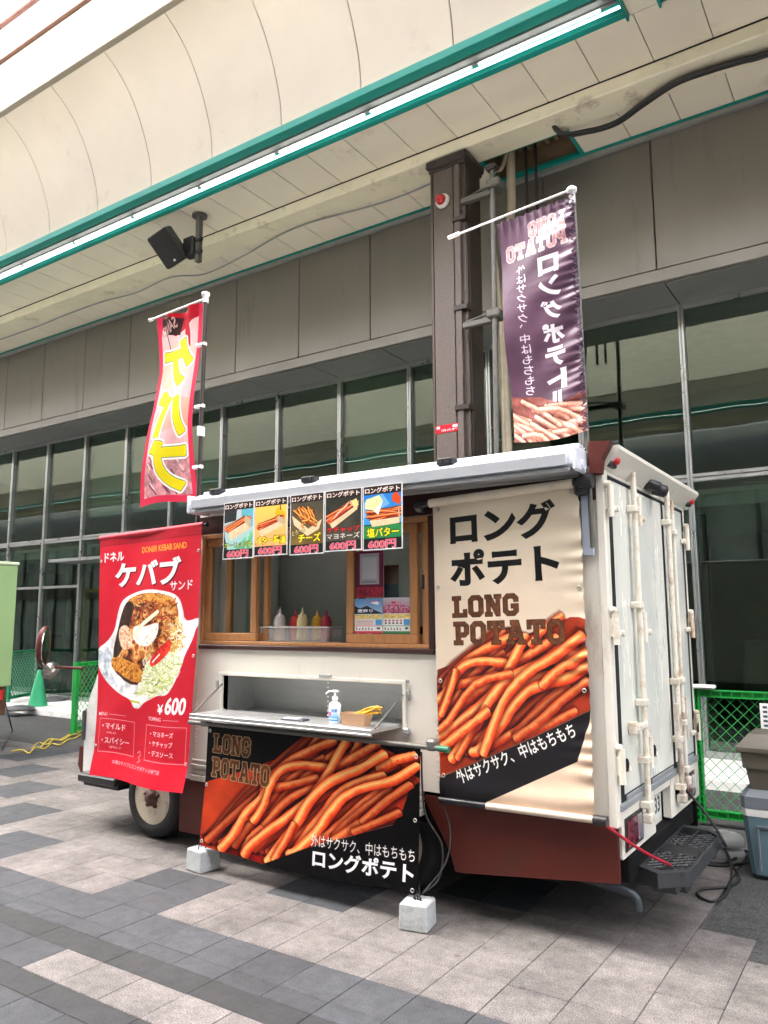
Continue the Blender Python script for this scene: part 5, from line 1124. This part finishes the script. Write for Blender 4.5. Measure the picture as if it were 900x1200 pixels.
def flyer(k):
    a = Art(110, 190, (236, 234, 232), 60+k, 2)
    if k == 0: a.grad((92, 140, 200), (170, 196, 224), 0, .43); a.poly([(0, .2), (.2, .28), (.45, .2), (.7, .32), (1, .42), (1, .44), (0, .44)], (40, 40, 52), tex=.4); a.text('夏祭り', .1, .30, .66, .40, (240, 240, 246), .03, outline=(40, 50, 90), ow=.05); a.blob(.75, .12, .14, .05, (240, 240, 246)); a.line([(.45, .04), (.65, .10), (.9, .05)], 3, (205, 60, 60))
    else: a.grad((190, 186, 196), (170, 120, 140), 0, .43); a.poly([(0, .24), (.3, .18), (.7, .2), (1, .28), (1, .44), (0, .44)], (176, 96, 122), tex=.6, n=8); a.text('祭り', .3, .10, .66, .20, (206, 40, 70), .03, outline=(246, 236, 240), ow=.04); a.text('ファミリー', .05, .24, .92, .33, (236, 210, 222), .03, outline=(170, 40, 90), ow=.05)
    for i in range(4): a.rect(.03+.24*i, .46, .25+.24*i, .58, (226, 200, 110), tex=.3, n=4)
    a.rect(.76, .60, .98, .76, (84, 160, 214))
    for i in range(5):
        if k == 0: a.rect(.06, .62+.028*i, .68, .632+.028*i, (206, 140, 140))
        else: a.blob(.1+.14*i, .64, .04, .022, (150+10*i, 50, 60)); a.blob(.1+.14*i, .71, .04, .022, (60, 50, 50))
    a.rect(0, .775, 1, .79, (206, 60, 80) if k == 0 else (70, 140, 90))
    for i in range(6): a.rect(.06+.11*i, .83+.02*(i % 2), .10+.11*i, .90, (90, 94, 90))
    a.blob(.86, .85, .07, .03, (60, 100, 80)); a.rect(0, .93, 1, 1, (206, 70, 86) if k == 0 else (70, 130, 84)); return a.mat('flyer_print', .4)
sheet_poster('flyer', 'event flyer with a blue sky picture on the right hand sash', 'flyer', -2.745, -2.545, 1.468, 1.672, YP, flyer(0), 'event flyers on the window')
sheet_poster('flyer', 'event flyer with a pink crowd picture beside the wooden sash upright', 'flyer', -2.54, -2.352, 1.468, 1.676, YP, flyer(1), 'event flyers on the window')
ai = Art(60, 120, (26, 34, 90), 70, 2); ai.rect(0, 0, 1, .5, (120, 52, 40)); ai.text('SALE', .3, .86, .75, .93, (150, 160, 200), .02)
ai = Art(60, 120, (26, 34, 90), 70, 2); ai.rect(0, 0, 1, .5, (120, 52, 40)); ai.rect(.3, .86, .75, .92, (120, 130, 170))
sheet_poster('inner_poster', 'small orange and blue poster on the far wall inside the truck', 'poster', -3.06, -2.93, 1.66, 1.93, YS+.797, ai.mat('inner_poster_print', .5))
# ---------- things on the shelf and in the window
def bottle(loc, label, col, cat='bottle', name='sauce_bottle', h=.19, r=.036):
    x, y, z = loc; t = thing(name, label, cat, loc, 'sauce bottles in the plastic tub')
    m = mat('sauce_plastic', col, .35, var=.03); obj('body', MB().lathe((x, y, z), (0, 0, 1), [(0, r*.9), (.005, r), (h*.66, r), (h*.72, r*.8), (h*.74, r*.8)], 20), m, t)
    obj('nozzle', MB().lathe((x, y, z+h*.74), (0, 0, 1), [(0, r*.82), (.012, r*.75), (.018, r*.3), (h*.26+.01, .003)], 16), mat('nozzle_plastic', tuple(min(.85, c*1.05) for c in col), .35), t); return t
zs = WZ0+.028
bx = -3.44
for x, y, c, lb in ((-3.405, 3.875, (.62, .56, .52), 'pale pink squeeze bottle at the front left of the tub'), (-3.215, 3.875, (.66, .56, .28), 'cream yellow squeeze bottle at the front of the tub'), (-3.33, 3.94, (.60, .03, .03), 'red squeeze bottle between the two pale bottles'), (-3.15, 3.945, (.66, .38, .02), 'mustard yellow squeeze bottle beside the cream bottle'), (-3.485, 3.95, (.45, .46, .46), 'grey translucent squeeze bottle leftmost in the tub'), (-3.08, 3.95, (.45, .03, .05), 'dark red squeeze bottle rightmost in the tub')):
    bottle((x, y, zs+.006), lb, c, h=.20 if y < 3.9 else .185)
M_TUB = bpy.data.materials.new('frosted_plastic'); M_TUB.use_nodes = True
_n = M_TUB.node_tree.nodes; _l = M_TUB.node_tree.links; _n['Principled BSDF'].inputs['Base Color'].default_value = (.80, .83, .84, 1); _n['Principled BSDF'].inputs['Roughness'].default_value = .35; _n['Principled BSDF'].inputs['Alpha'].default_value = .25
tb_ = thing('plastic_tub', 'frosted clear plastic tub holding the squeeze bottles on the sill', 'tub', (-3.27, 3.91, zs))
obj('tub', MB().box(-3.545, -2.985, 3.835, 3.838, zs, zs+.085).box(-3.545, -2.985, 3.985, 3.988, zs, zs+.085).box(-3.545, -3.542, 3.838, 3.985, zs, zs+.085).box(-2.988, -2.985, 3.838, 3.985, zs, zs+.085).box(-3.542, -2.988, 3.838, 3.985, zs, zs+.003), M_TUB, tb_)
obj('rim', MB().box(-3.555, -2.975, 3.826, 3.836, zs+.085, zs+.094, .002).box(-3.555, -2.975, 3.986, 3.996, zs+.085, zs+.094, .002).box(-3.555, -3.541, 3.837, 3.985, zs+.085, zs+.093, .002).box(-2.989, -2.975, 3.837, 3.985, zs+.085, zs+.093, .002), mat('tub_rim', (.72, .75, .76), .3), tb_)
ext = thing('red_canister', 'round red canister standing behind the narrow right window strip', 'canister', (-2.235, 3.95, zs))
obj('canister', MB().lathe((-2.262, 3.94, zs), (0, 0, 1), [(0, .04), (.01, .045), (.09, .045), (.11, .03), (.115, .0)], 20), M_RED, ext)
# sanitiser
q = at_y(387, 842, 3.62); zt_ = .9685
sx, sy = -2.752, 3.615
sn = thing('sanitizer_bottle', 'clear pump sanitizer bottle with blue label on the steel shelf', 'pump bottle', (sx, sy, zt_))
def obox(m, x, y, z, prof, sxx=1.0, syy=.62, n=24):
    b = MB().lathe((x, y, z), (0, 0, 1), prof, n); b.v = [(x+(v[0]-x)*sxx, y+(v[1]-y)*syy, v[2]) for v in b.v]; m.v, m.f, m.smooth, m.uv, m.mi = b.v, b.f, b.smooth, b.uv, b.mi; return m
obj('body', obox(MB(), sx, sy, zt_, [(0, .036), (.004, .040), (.098, .040), (.112, .032), (.118, .015), (.128, .014)]), mat('clear_gel', (.70, .80, .84), .12, coat=.5), sn)
sa_ = Art(100, 120, (206, 226, 236), 80, 2); sa_.grad((214, 230, 238), (40, 130, 210), .35, 1); sa_.blob(.25, .5, .18, .15, (226, 70, 120)); sa_.text('除菌', .42, .12, .9, .42, (40, 90, 170), .02); sa_.rect(.1, .82, .9, .88, (230, 240, 246))
obj('label', MB().sheet(lambda u, v: (sx-.0405*math.cos(.55+u*2.05), sy-.0405*.62*math.sin(.55+u*2.05)-.0008, zt_+.088-.076*v), 12, 1), sa_.mat('sanitizer_print', .3), sn)
obj('pump', MB().lathe((sx, sy, zt_+.126), (0, 0, 1), [(0, .017), (.018, .017), (.02, .007), (.046, .006)], 14).box(sx-.018, sx+.022, sy-.010, sy+.010, zt_+.168, zt_+.182, .004).tube([(sx-.012, sy, zt_+.175), (sx-.035, sy-.012, zt_+.174), (sx-.05, sy-.02, zt_+.160)], .005, 8), M_WHITE, sn)
fb = thing('fries_box', 'brown paper box with yellow long fries sticking out on the steel shelf', 'fries box', (-2.57, 3.62, zt_))
fbx = MB(); x0, x1, y0, y1, d = -2.675, -2.505, 3.555, 3.64, .012
A_ = [(x0+d, y0+d), (x1-d, y0+d), (x1-d, y1-d), (x0+d, y1-d)]; T_ = [(x0, y0), (x1, y0), (x1, y1), (x0, y1)]; zz = zt_+.066
vs = [(x, y, zt_+.001) for x, y in A_]+[(x, y, zz) for x, y in T_]+[(x+(.003 if x < -2.6 else -.003), y+(.003 if y < 3.6 else -.003), zz) for x, y in T_]+[(x, y, zt_+.004) for x, y in A_]
fbx.add(vs, [(3, 2, 1, 0)]+[(i, (i+1) % 4, 4+(i+1) % 4, 4+i) for i in range(4)]+[(4+i, 4+(i+1) % 4, 8+(i+1) % 4, 8+i) for i in range(4)]+[(8+i, 8+(i+1) % 4, 12+(i+1) % 4, 12+i) for i in range(4)]+[(12, 13, 14, 15)])
obj('carton', fbx, mat('kraft_card', (.50, .30, .17), .7, var=.06), fb)
rf = random.Random(3); M_FRY = mat('yellow_fry', (.72, .40, .03), .45, var=.12, vscale=40)
for i in range(9):
    y = 3.57+.055*rf.random(); a0 = Vector((-2.61+.06*rf.random(), y, zt_+.045+.02*rf.random())); e0 = Vector((-2.47+.035*rf.random(), y+.03*(rf.random()-.5), zt_+.07+.055*rf.random()))
    mid_ = (a0+e0)/2+Vector((0, 0, .012*rf.random()))
    obj('fry', MB().tube(smooth_path([a0, mid_, e0, e0+Vector((.012*(rf.random()-.3), 0, -.006*rf.random()))], 3), .0058, 6), M_FRY, fb)
cd = tag(obj('card_tray', B(-3.10, -2.93, 3.545, 3.61, zt_+.0005, zt_+.010, .003), mat('dark_blue_card', (.05, .06, .09), .3)), 'flat dark tray with a pale sheet lying on the steel shelf', 'tray')
obj('paper', B(-3.085, -2.985, 3.552, 3.602, zt_+.010, zt_+.0125), M_WHITE, cd)

# ================================================================== FLAGS
def flag_pole(name, base, top, r, dark, root): return obj(name, MB().tube([base, top], r, 8), M_COLD if dark else M_GALV, root)
M_KNOB = mat('white_knob', (.85, .85, .84), .35)
af = Art(300, 760, (232, 170, 176), 90, 2); af.grad((248, 206, 204), (240, 176, 182)).noise(.14, 7)
af.blob(.55, .28, .4, .12, (236, 190, 150), alpha=.5); af.blob(.4, .55, .4, .1, (240, 160, 120), alpha=.5); af.rect(.05, .78, .95, .98, (170, 110, 120), tex=.9, n=9, alpha=.5)
for i in range(26): x, y = af.rng.random(2); af.line([(.08+.8*x, .76+.2*y), (.14+.8*x, .73+.2*y)], 6, ((120, 60, 70) if i % 2 else (236, 216, 216)))
af.poly([(.0, 0), (1, 0), (1, .05), (.6, .12), (.2, .07), (.0, .06)], (190, 20, 40)); af.poly([(.45, .03), (.98, .0), (.80, .10), (.5, .12)], (54, 30, 34))
af.text('SAND', .56, .035, .93, .095, (214, 170, 160), .02, rot=-18); af.poly([(.3, .04), (.42, .05), (.34, .2), (.24, .2)], (196, 20, 40)); af.line([(.80, .10), (.70, .22)], 5, (70, 40, 44))
for ch, v0, v1 in (('ケ', .15, .40), ('バ', .42, .665), ('ブ', .68, .94)): af.text(ch, .15, v0, .86, v1, (240, 222, 24), .035, halo=((15, (250, 248, 244)), (7, (92, 100, 104)), (4.5, (240, 222, 24))))
for u0, u1, v0, v1 in ((0, .09, 0, 1), (.92, 1, 0, 1), (0, 1, .965, 1)): af.rect(u0, v0, u1, v1, (222, 52, 84))
fk = thing('kebab_flag', 'red and white kebab flag with yellow letters seen from behind on a dark pole', 'flag', (-4.05, 3.72, 2.2), 'feather flags standing on the truck')
flag_pole('pole', (-4.06, 3.74, 1.9), (-4.045, 3.74, 3.86), .016, True, fk)
obj('crossbar', MB().tube([(-4.045, 3.74, 3.862), (-4.63, 3.74, 3.835)], .008, 6), M_KNOB, fk)
obj('pole_knob', MB().lathe((-4.045, 3.74, 3.83), (0, 0, 1), [(0, .022), (.05, .022), (.055, .03), (.075, .03), (.09, .0)], 12).lathe((-4.625, 3.74, 3.835), (-1, 0, 0), [(0, .012), (.03, .013)], 8), M_KNOB, fk)
KL = [(0, -4.575), (.10, -4.57), (.30, -4.55), (.5, -4.575), (.7, -4.63), (.85, -4.68), (1, -4.70)]; KR = [(0, -4.085), (.3, -4.11), (.6, -4.13), (.85, -4.115), (1, -4.09)]
def interp(T, v):
    for (a, b), (c, d) in zip(T[:-1], T[1:]):
        if v <= c: return b+(d-b)*(v-a)/(c-a)
    return T[-1][1]
def fKF(u, v):
    a, b = interp(KL, v), interp(KR, v); y = 3.74+.030*math.sin(v*7+u*.6)*(1-abs(2*u-1)*.2)+.008*math.sin(u*6+v*3)*min(1, v*3+.2)
    if v < .12: y += .05*math.sin(u*14)*(.12-v)/.12*.6
    zt = 3.835+(3.858-3.835)*u-.02*math.sin(u*math.pi); zb = 2.385+.02*u+.015*math.sin(u*5)
    return (a+(b-a)*u, y, zt+(zb-zt)*v)
kfm = MB().sheet(fKF, 26, 60, flip=True)
obj('cloth', kfm, af.mat('kebab_flag_print', .6, translucent=.45, bump=.12), fk)
lp = None
for z in (3.52, 3.06, 2.62):
    if lp is None: lp = obj('loop', B(-4.12, -4.03, 3.725, 3.755, z-.012, z+.012, .004), M_KNOB, fk)
    else: clone(lp, (ORI[lp.name].x, ORI[lp.name].y, z), fk)
obj('pole_clip', B(-4.072, -4.034, 3.715, 3.765, 2.84, 2.91, .006), M_KNOB, fk)

ap = Art(360, 900, (92, 63, 84), 91, 2); ap.noise(.22, 5)
ap.text('ル', .24, .80, .52, .88, (238, 232, 238), .045); ap.poly([(0, .83), (.3, .86), (.6, .81), (1, .80), (1, 1), (0, 1)], (150, 84, 76), tex=.3, n=8)
for i in range(34):
    x = ap.rng.random(); y = .885+.115*ap.rng.random(); ap.fry([(x-.25, y+.10*ap.rng.random()), (x, y-.02), (x+.28, y-.075*ap.rng.random()-.02)], 20, light=(250, 214, 190), mid=(222, 160, 136), edge=(150, 84, 74), shadow=.35, dark=1.0)
ap.college('LONG', .12, .045, .60, .115, (216, 160, 160), (240, 214, 218), 2.6); ap.college('POTATO', .11, .122, .92, .195, (216, 160, 160), (240, 214, 218), 2.6)
ap.vtext('ロングポテト', .36, .215, .80, .27, (238, 232, 238), .045); ap.vtext('外はサクサク、中はもちもち', .73, .225, .80, .13, (226, 214, 226), .012)
fp = thing('purple_flag', 'purple long potato flag with mirrored white letters on a pole at the truck rear', 'flag', (-1.26, 3.72, 2.2), 'feather flags standing on the truck')
flag_pole('pole', (-1.262, 3.757, 1.9), (-1.29, 3.757, 3.80), .013, False, fp)
DY = .15
cr0, cr1 = Vector((-1.29, 3.735, 3.80)), Vector((-2.10, 3.735+.81*DY, 3.815))
obj('crossbar', MB().tube([cr0, cr1], .006, 6).tube([cr1+Vector((.08, -.012, 0)), cr1], .012, 6), M_KNOB, fp)
obj('pole_knob', MB().lathe((-1.29, 3.735, 3.72), (0, 0, 1), [(0, .017), (.06, .017), (.065, .026), (.085, .027), (.105, .0)], 12), M_KNOB, fp)
def fPF(u, v):
    d = (1-u)*(.475-.04*v); x = -1.285+.03*v-d-.0*u; s_ = .02*math.sin(v*9+u*3)*(1-u*.6)
    pleat = math.exp(-(1-u)/.16)*.006*math.sin(v*150+3*math.sin(v*17))+math.exp(-v/.03)*.012*math.sin(u*60)
    y = 3.74+d*.15+s_+pleat+.018*math.sin(v*36+u*8)*(u**2)*.6
    zt = 3.775+.008*(1-u)-.0*u; zb = 2.47+.05*(1-abs(u-.75))*.2-.015*math.sin(u*3); zb = 2.50-.03*math.sin(math.pi*u*.9)
    return (x, y, zt+(zb-zt)*v)
obj('cloth', MB().sheet(fPF, 60, 200, flip=True), ap.mat('purple_flag_print', .36, translucent=.2, bump=.12, spec=.5), fp)
M_EDGC = mat('purple_edge', (.09, .03, .09), .5)
lc = []
for i in range(81): v = i/80; p = fPF(1, v); lc.append((p[0]+(.006 if i % 2 else -.022), 3.722, p[2]))
obj('edge_lacing', MB().tube(lc, .0055, 5), M_EDGC, fp)
obj('pole_foot', B(-1.30, -1.235, 3.70, 3.76, 2.20, 2.30, .01), M_GALV, fp)

# ================================================================== GROUND OBJECTS
M_BLK = mat('concrete_block', (.42, .44, .44), .8, var=.14, vscale=14, bump=.3, bscale=70, dirt=(.26, .26, .25), dirt_amt=.3, dirt_scale=9)
def block(x, y, rz, label):
    t = thing('concrete_block', label, 'concrete block', (x, y, 0), 'concrete blocks weighing down the black banner')
    m = MB(); a, b, h, c = .078, .070, .130, .008
    m.box(-a, a, -a, a, 0, h, c); m.v = [(v[0]*(1-.06*v[2]/h), v[1]*(1-.06*v[2]/h), v[2]) for v in m.v]
    o = obj('block', m, M_BLK, t); o.location = (0, 0, h/2); o.rotation_euler.z = rz
    o2 = obj('iron_loop', MB().tube(smooth_path([(-.02, 0, h-.02), (-.018, 0, h+.02), (0, 0, h+.03), (.018, 0, h+.02), (.02, 0, h-.02)], 3), .005, 6), M_COLD, t); o2.location = (0, 0, h); return t
block(-2.19, 3.58, R(12), 'grey concrete block at the right foot of the black banner'); block(-3.80, 3.63, R(-6), 'grey concrete block at the left foot of the black banner, partly covered')
M_GRN = mat('green_plastic', (.012, .30, .05), .4, var=.1, vscale=8)
M_GRN2 = mat('green_fence_left', (.02, .26, .12), .45, var=.1)
def net_fence(label, base, dirv, L, H, mtl, cell, posts=1, wire=.0022):
    d = Vector((dirv[0], dirv[1], 0)).normalized(); b0 = Vector(base); t = thing('net_fence', label, 'fence', b0, 'green plastic net fences')
    nrm = Vector((-d.y, d.x, 0)); P = lambda s, z, o=0: b0+d*s+nrm*o+Vector((0, 0, z))
    def bar(m, s0, s1, z0, z1, th=.02):
        vs = [P(s, z, o) for z in (z0, z1) for o in (-th, th) for s in (s0, s1)]; m.add(vs, [(0, 2, 3, 1), (4, 5, 7, 6), (0, 1, 5, 4), (2, 6, 7, 3), (0, 4, 6, 2), (1, 3, 7, 5)])
    # open ladder frame: two rails with cross webs all round
    fm = MB(); W_ = .075
    for s0 in ((0, L-W_) if posts else (0,)):
        for off in (0, W_/2-.006, W_-.012): bar(fm, s0+off, s0+off+.012, .02, H, .028)
        k = 0; z = .03
        while z < H: bar(fm, s0, s0+W_, z, z+.009, .026); z += .043
        bar(fm, s0+.005, s0+W_-.005, .02, H, .004)
    for z0 in (.06, H-.06):
        bar(fm, W_, L-W_, z0, z0+.008, .026); bar(fm, W_, L-W_, z0+.046, z0+.055, .026); bar(fm, W_, L-W_, z0, z0+.05, .003); s = W_
        while s < L-W_: bar(fm, s, s+.008, z0, z0+.05, .024); s += .075
    obj('frame', fm, mtl, t)
    nm = MB(); z0, z1, s0, s1 = .11, H-.06, W_, L-W_; c = -(z1-z0)
    while c < (s1-s0):
        a, b = max(c, 0), min(c+(z1-z0), s1-s0)
        if b > a:
            nm.tube([P(s0+a, z0+a-c), P(s0+b, z0+b-c)], wire, 4, cap=False); nm.tube([P(s0+a, z1-(a-c)), P(s0+b, z1-(b-c))], wire, 4, cap=False)
        c += cell
    obj('net', nm, mtl, t); return t
net_fence('green net fence panel with ladder frame right behind the truck, with a white notice', (-1.45, 6.46, 0), (1, .02), 1.6, 1.01, M_GRN, .085)
net_fence('green net fence panel beside the cone at the left, before the glass', (-13.50, 8.05, .085), (-.53, .85), 2.1, .92, M_GRN2, .10, wire=.007)
net_fence('bright green fence panel seen edge on just left of the cab', (-9.50, 6.62, 0), (-.35, .94), 1.6, .98, mat('bright_green_plastic', (.03, .42, .08), .4), .10, wire=.005)
wc = tag(obj('white_cap', B(-1.50, -1.26, 6.40, 6.52, 1.012, 1.04, .01), M_WHITE), 'white plastic cap clipped on top of the right fence post', 'cap')
an = Art(100, 160, (230, 230, 226), 95, 2)
for r_ in range(5):
    for c_ in range(3): an.rect(.12+.28*c_, .10+.17*r_, .30+.28*c_, .19+.17*r_, (70, 80, 90), tex=.8, n=6)
p0 = at_y(890, 824, 6.42); p1 = at_y(912, 857, 6.42)
nt_ = thing('notice_sheet', 'white notice sheet with dark text tied to the right net fence', 'notice', ((p0.x+p1.x)/2, 6.42, p1.z))
obj('sheet', B(p0.x, p1.x+.05, 6.420, 6.423, p1.z, p0.z), M_WHITE, nt_); obj('print', MB().sheet(lambda u, v: (p0.x+(p1.x+.05-p0.x)*u, 6.418, p0.z+(p1.z-p0.z)*v), 1, 1, smooth=False), an.mat('notice_print', .6), nt_)
# cooler and storage box
M_CB = mat('cooler_blue', (.13, .21, .25), .45, var=.06, dirt=(.2, .22, .22), dirt_amt=.2); M_CL = mat('cooler_lid', (.16, .18, .20), .45)
cx0, cx1, cy0, cy1 = -.935, -.30, 5.30, 5.66
co = thing('cooler_box', 'blue grey cooler box with grey lid and white band standing on the asphalt', 'cooler', ((cx0+cx1)/2, (cy0+cy1)/2, 0))
cm = MB(); c = .03
def taper(z0, z1, i0, i1): 
    o = lambda z, i: [(cx0+i+c, cy0+i, z), (cx1-i-c, cy0+i, z), (cx1-i, cy0+i+c, z), (cx1-i, cy1-i-c, z), (cx1-i-c, cy1-i, z), (cx0+i+c, cy1-i, z), (cx0+i, cy1-i-c, z), (cx0+i, cy0+i+c, z)]
    m = MB(); m.add(o(z0, i0)+o(z1, i1), [list(range(8))[::-1], list(range(8, 16))]+[(i, (i+1) % 8, 8+(i+1) % 8, 8+i) for i in range(8)]); return m
obj('body', taper(0.02, .36, .035, .01), M_CB, co); obj('band', taper(.362, .405, .006, .004), M_WHITE, co); ldm = taper(.407, .475, .002, .002); l2 = taper(.475, .515, .002, .03); b_ = len(ldm.v); ldm.v += l2.v; ldm.f += [[i+b_ for i in f] for f in l2.f]; obj('lid', ldm, M_CL, co)
obj('foot_rim', taper(0, .02, .04, .04), M_BLACK, co); obj('panel_groove', B(cx0+.09, cx0+.1, cy0+.005, cy0+.03, .05, .30).box(cx0+.09, cx0+.30, cy0+.003, cy0+.03, .30, .31), M_CL, co)
obj('sticker', B(cx0+.34, cx0+.5, cy0+.008, cy0+.02, .09, .2), mat('blue_sticker', (.02, .28, .5), .4), co)
M_TK = mat('olive_grey_plastic', (.125, .11, .082), .5, var=.07)
tk = thing('storage_box', 'olive grey lidded storage trunk standing on the cooler box', 'storage box', (-.60, 5.48, .515))
def tap2(x0, x1, y0, y1, z0, z1, i0, i1):
    return MB().add([(x0+i0, y0+i0, z0), (x1-i0, y0+i0, z0), (x1-i0, y1-i0, z0), (x0+i0, y1-i0, z0), (x0+i1, y0+i1, z1), (x1-i1, y0+i1, z1), (x1-i1, y1-i1, z1), (x0+i1, y1-i1, z1)], [(3, 2, 1, 0), (4, 5, 6, 7)]+[(i, (i+1) % 4, 4+(i+1) % 4, 4+i) for i in range(4)])
obj('body', tap2(-.90, -.28, 5.31, 5.66, .516, .64, .03, .012), M_TK, tk); obj('upper_body', tap2(-.91, -.27, 5.30, 5.67, .642, .735, .008, .0), M_TK, tk); obj('rim', B(-.935, -.25, 5.275, 5.695, .736, .775, .008), M_TK, tk); obj('lid', tap2(-.925, -.26, 5.285, 5.685, .776, .845, 0, .06), M_TK, tk)
# round weights
def weight(x, y, z, r, col, label, n=1):
    t = thing('round_weight', label, 'weight', (x, y, z)); zz = z
    for i in range(n): obj('disc', MB().lathe((x, y, zz), (0, 0, 1), [(0, r), (.015, r*1.03), (.04, r*1.0), (.055, r*.9), (.06, r*.4), (.075, r*.35)], 24), col, t); zz += .075
    return t
M_WGT = mat('pale_grey_weight', (.45, .45, .44), .6, dirt=(.25, .24, .22), dirt_amt=.3); M_WGD = mat('dark_grey_weight', (.10, .10, .10), .6)
q = at_z(845, 1005, 0); weight(q.x, q.y+.1, -.006, .125, M_WGT, 'stack of two pale round fence weights behind the rear step', 2)
q = at_z(62, 821, .085); weight(q.x, q.y, .085, .24, M_WGD, 'dark round weight under the right end of the left net fence')
q = at_z(22, 832, .085); weight(q.x, q.y, .085, .24, M_WGD, 'dark round weight under the left end of the left net fence')
q = at_z(44, 829, .085)
cn = thing('green_cone', 'faded green traffic cone behind the left net fence', 'cone', q)
obj('cone', MB().lathe((q.x, q.y, .105), (0, 0, 1), [(0, .16), (.02, .155), (.55, .045), (.60, .035), (.61, 0)], 20), mat('cone_green', (.03, .36, .16), .5), cn); obj('base', B(q.x-.2, q.x+.2, q.y-.2, q.y+.2, .086, .108, .008), M_WHITE, cn)
# cables on the ground
def gz(pts, z=.008): return [Vector((at_z(x, y, 0).x, at_z(x, y, 0).y, z)) for x, y in pts]
t0 = Vector((DX+.05, 4.90, .56))
path = [t0, Vector((-1.02, 4.90, .40)), Vector((-.93, 4.80, .30)), at_z(845, 985, .12), at_z(856, 1010, .02)]+gz([(857, 1032), (850, 1050), (835, 1058), (820, 1053), (818, 1047), (828, 1043), (850, 1041), (864, 1035), (866, 1027), (856, 1013)])
tag(obj('power_cable', MB().tube(smooth_path(path), .0085, 6), M_BLKR), 'black power cable dropping from the rear door and looping on the asphalt', 'cable')
tag(obj('coiled_cable', MB().tube(smooth_path(gz([(866, 1005), (850, 1013), (832, 1012), (828, 1006), (838, 1001), (856, 998), (872, 998), (880, 1003), (874, 1012), (850, 1016), (825, 1014), (815, 1012)])), .009, 6), M_BLKR), 'coil of black cable lying between the rear step and the cooler', 'cable')
ra, rb2 = Vector((-1.25, 3.715, .60)), Vector((-1.07, 4.16, .335))
tag(obj('tie_cord', MB().tube(smooth_path([ra, (ra+rb2)/2+Vector((.02, -.02, -.015)), rb2]), .008, 6), mat('red_cord', (.42, .01, .03), .5)), 'red cord tied from the tall banner rod to the rear step', 'cord')
M_YEL = mat('yellow_cord', (.72, .55, .05), .6)
yp = [(14, 882), (26, 880), (34, 884), (42, 877), (52, 879), (60, 873), (70, 874), (80, 868), (88, 866), (96, 862), (104, 866)]
yr = MB().tube(smooth_path(gz(yp, .015)), .008, 6).tube(smooth_path(gz([(x+3, y-4) for x, y in yp[2:]], .03)), .007, 6).tube(smooth_path(gz([(48, 877), (58, 868), (70, 869), (84, 861), (98, 858)], .02)), .009, 6)
tag(obj('yellow_cord', yr, M_YEL), 'tangled yellow cord on the paving at the far left before the cab', 'cord')
# green van at the left edge
VX = -9.15
gv = thing('green_van', 'light green box van cut by the left edge of the view', 'van', (VX-1.4, 4.7, 0))
obj('box_body', B(VX-2.8, VX, 3.9, 5.5, .76, 2.23, .01), mat('light_green_paint', (.30, .45, .20), .5, var=.05, vscale=2), gv)
obj('top_edge', B(VX-2.81, VX+.012, 3.885, 5.51, 2.232, 2.27, .006), mat('pale_green_edge', (.60, .68, .48), .5), gv)
obj('lower_body', B(VX-2.75, VX-.03, 3.93, 5.47, .42, .757, .01), mat('brown_lower_body', (.14, .065, .03), .5, var=.15), gv)
for x in (-11.4, -9.75): obj('wheel', MB().lathe((x, 3.98, .27), (0, 1, 0), [(0, .1), (0, .25), (.03, .27), (.15, .27), (.17, .2)], 28), M_TYRE, gv)
obj('rear_lamp', B(VX-.03, VX+.005, 5.30, 5.40, .6, .72, .005), M_RED, gv)
tag(obj('thin_cable', MB().tube(smooth_path([(VX-.05, 5.45, .62), (VX+.05, 5.5, .3)]+gz([(14, 858), (8, 868), (2, 880)])), .008, 5), M_BLKR), 'thin black cable hanging from the green van to the paving', 'cable')

for m_ in list(bpy.data.meshes):
    m_.validate(); m_.update()
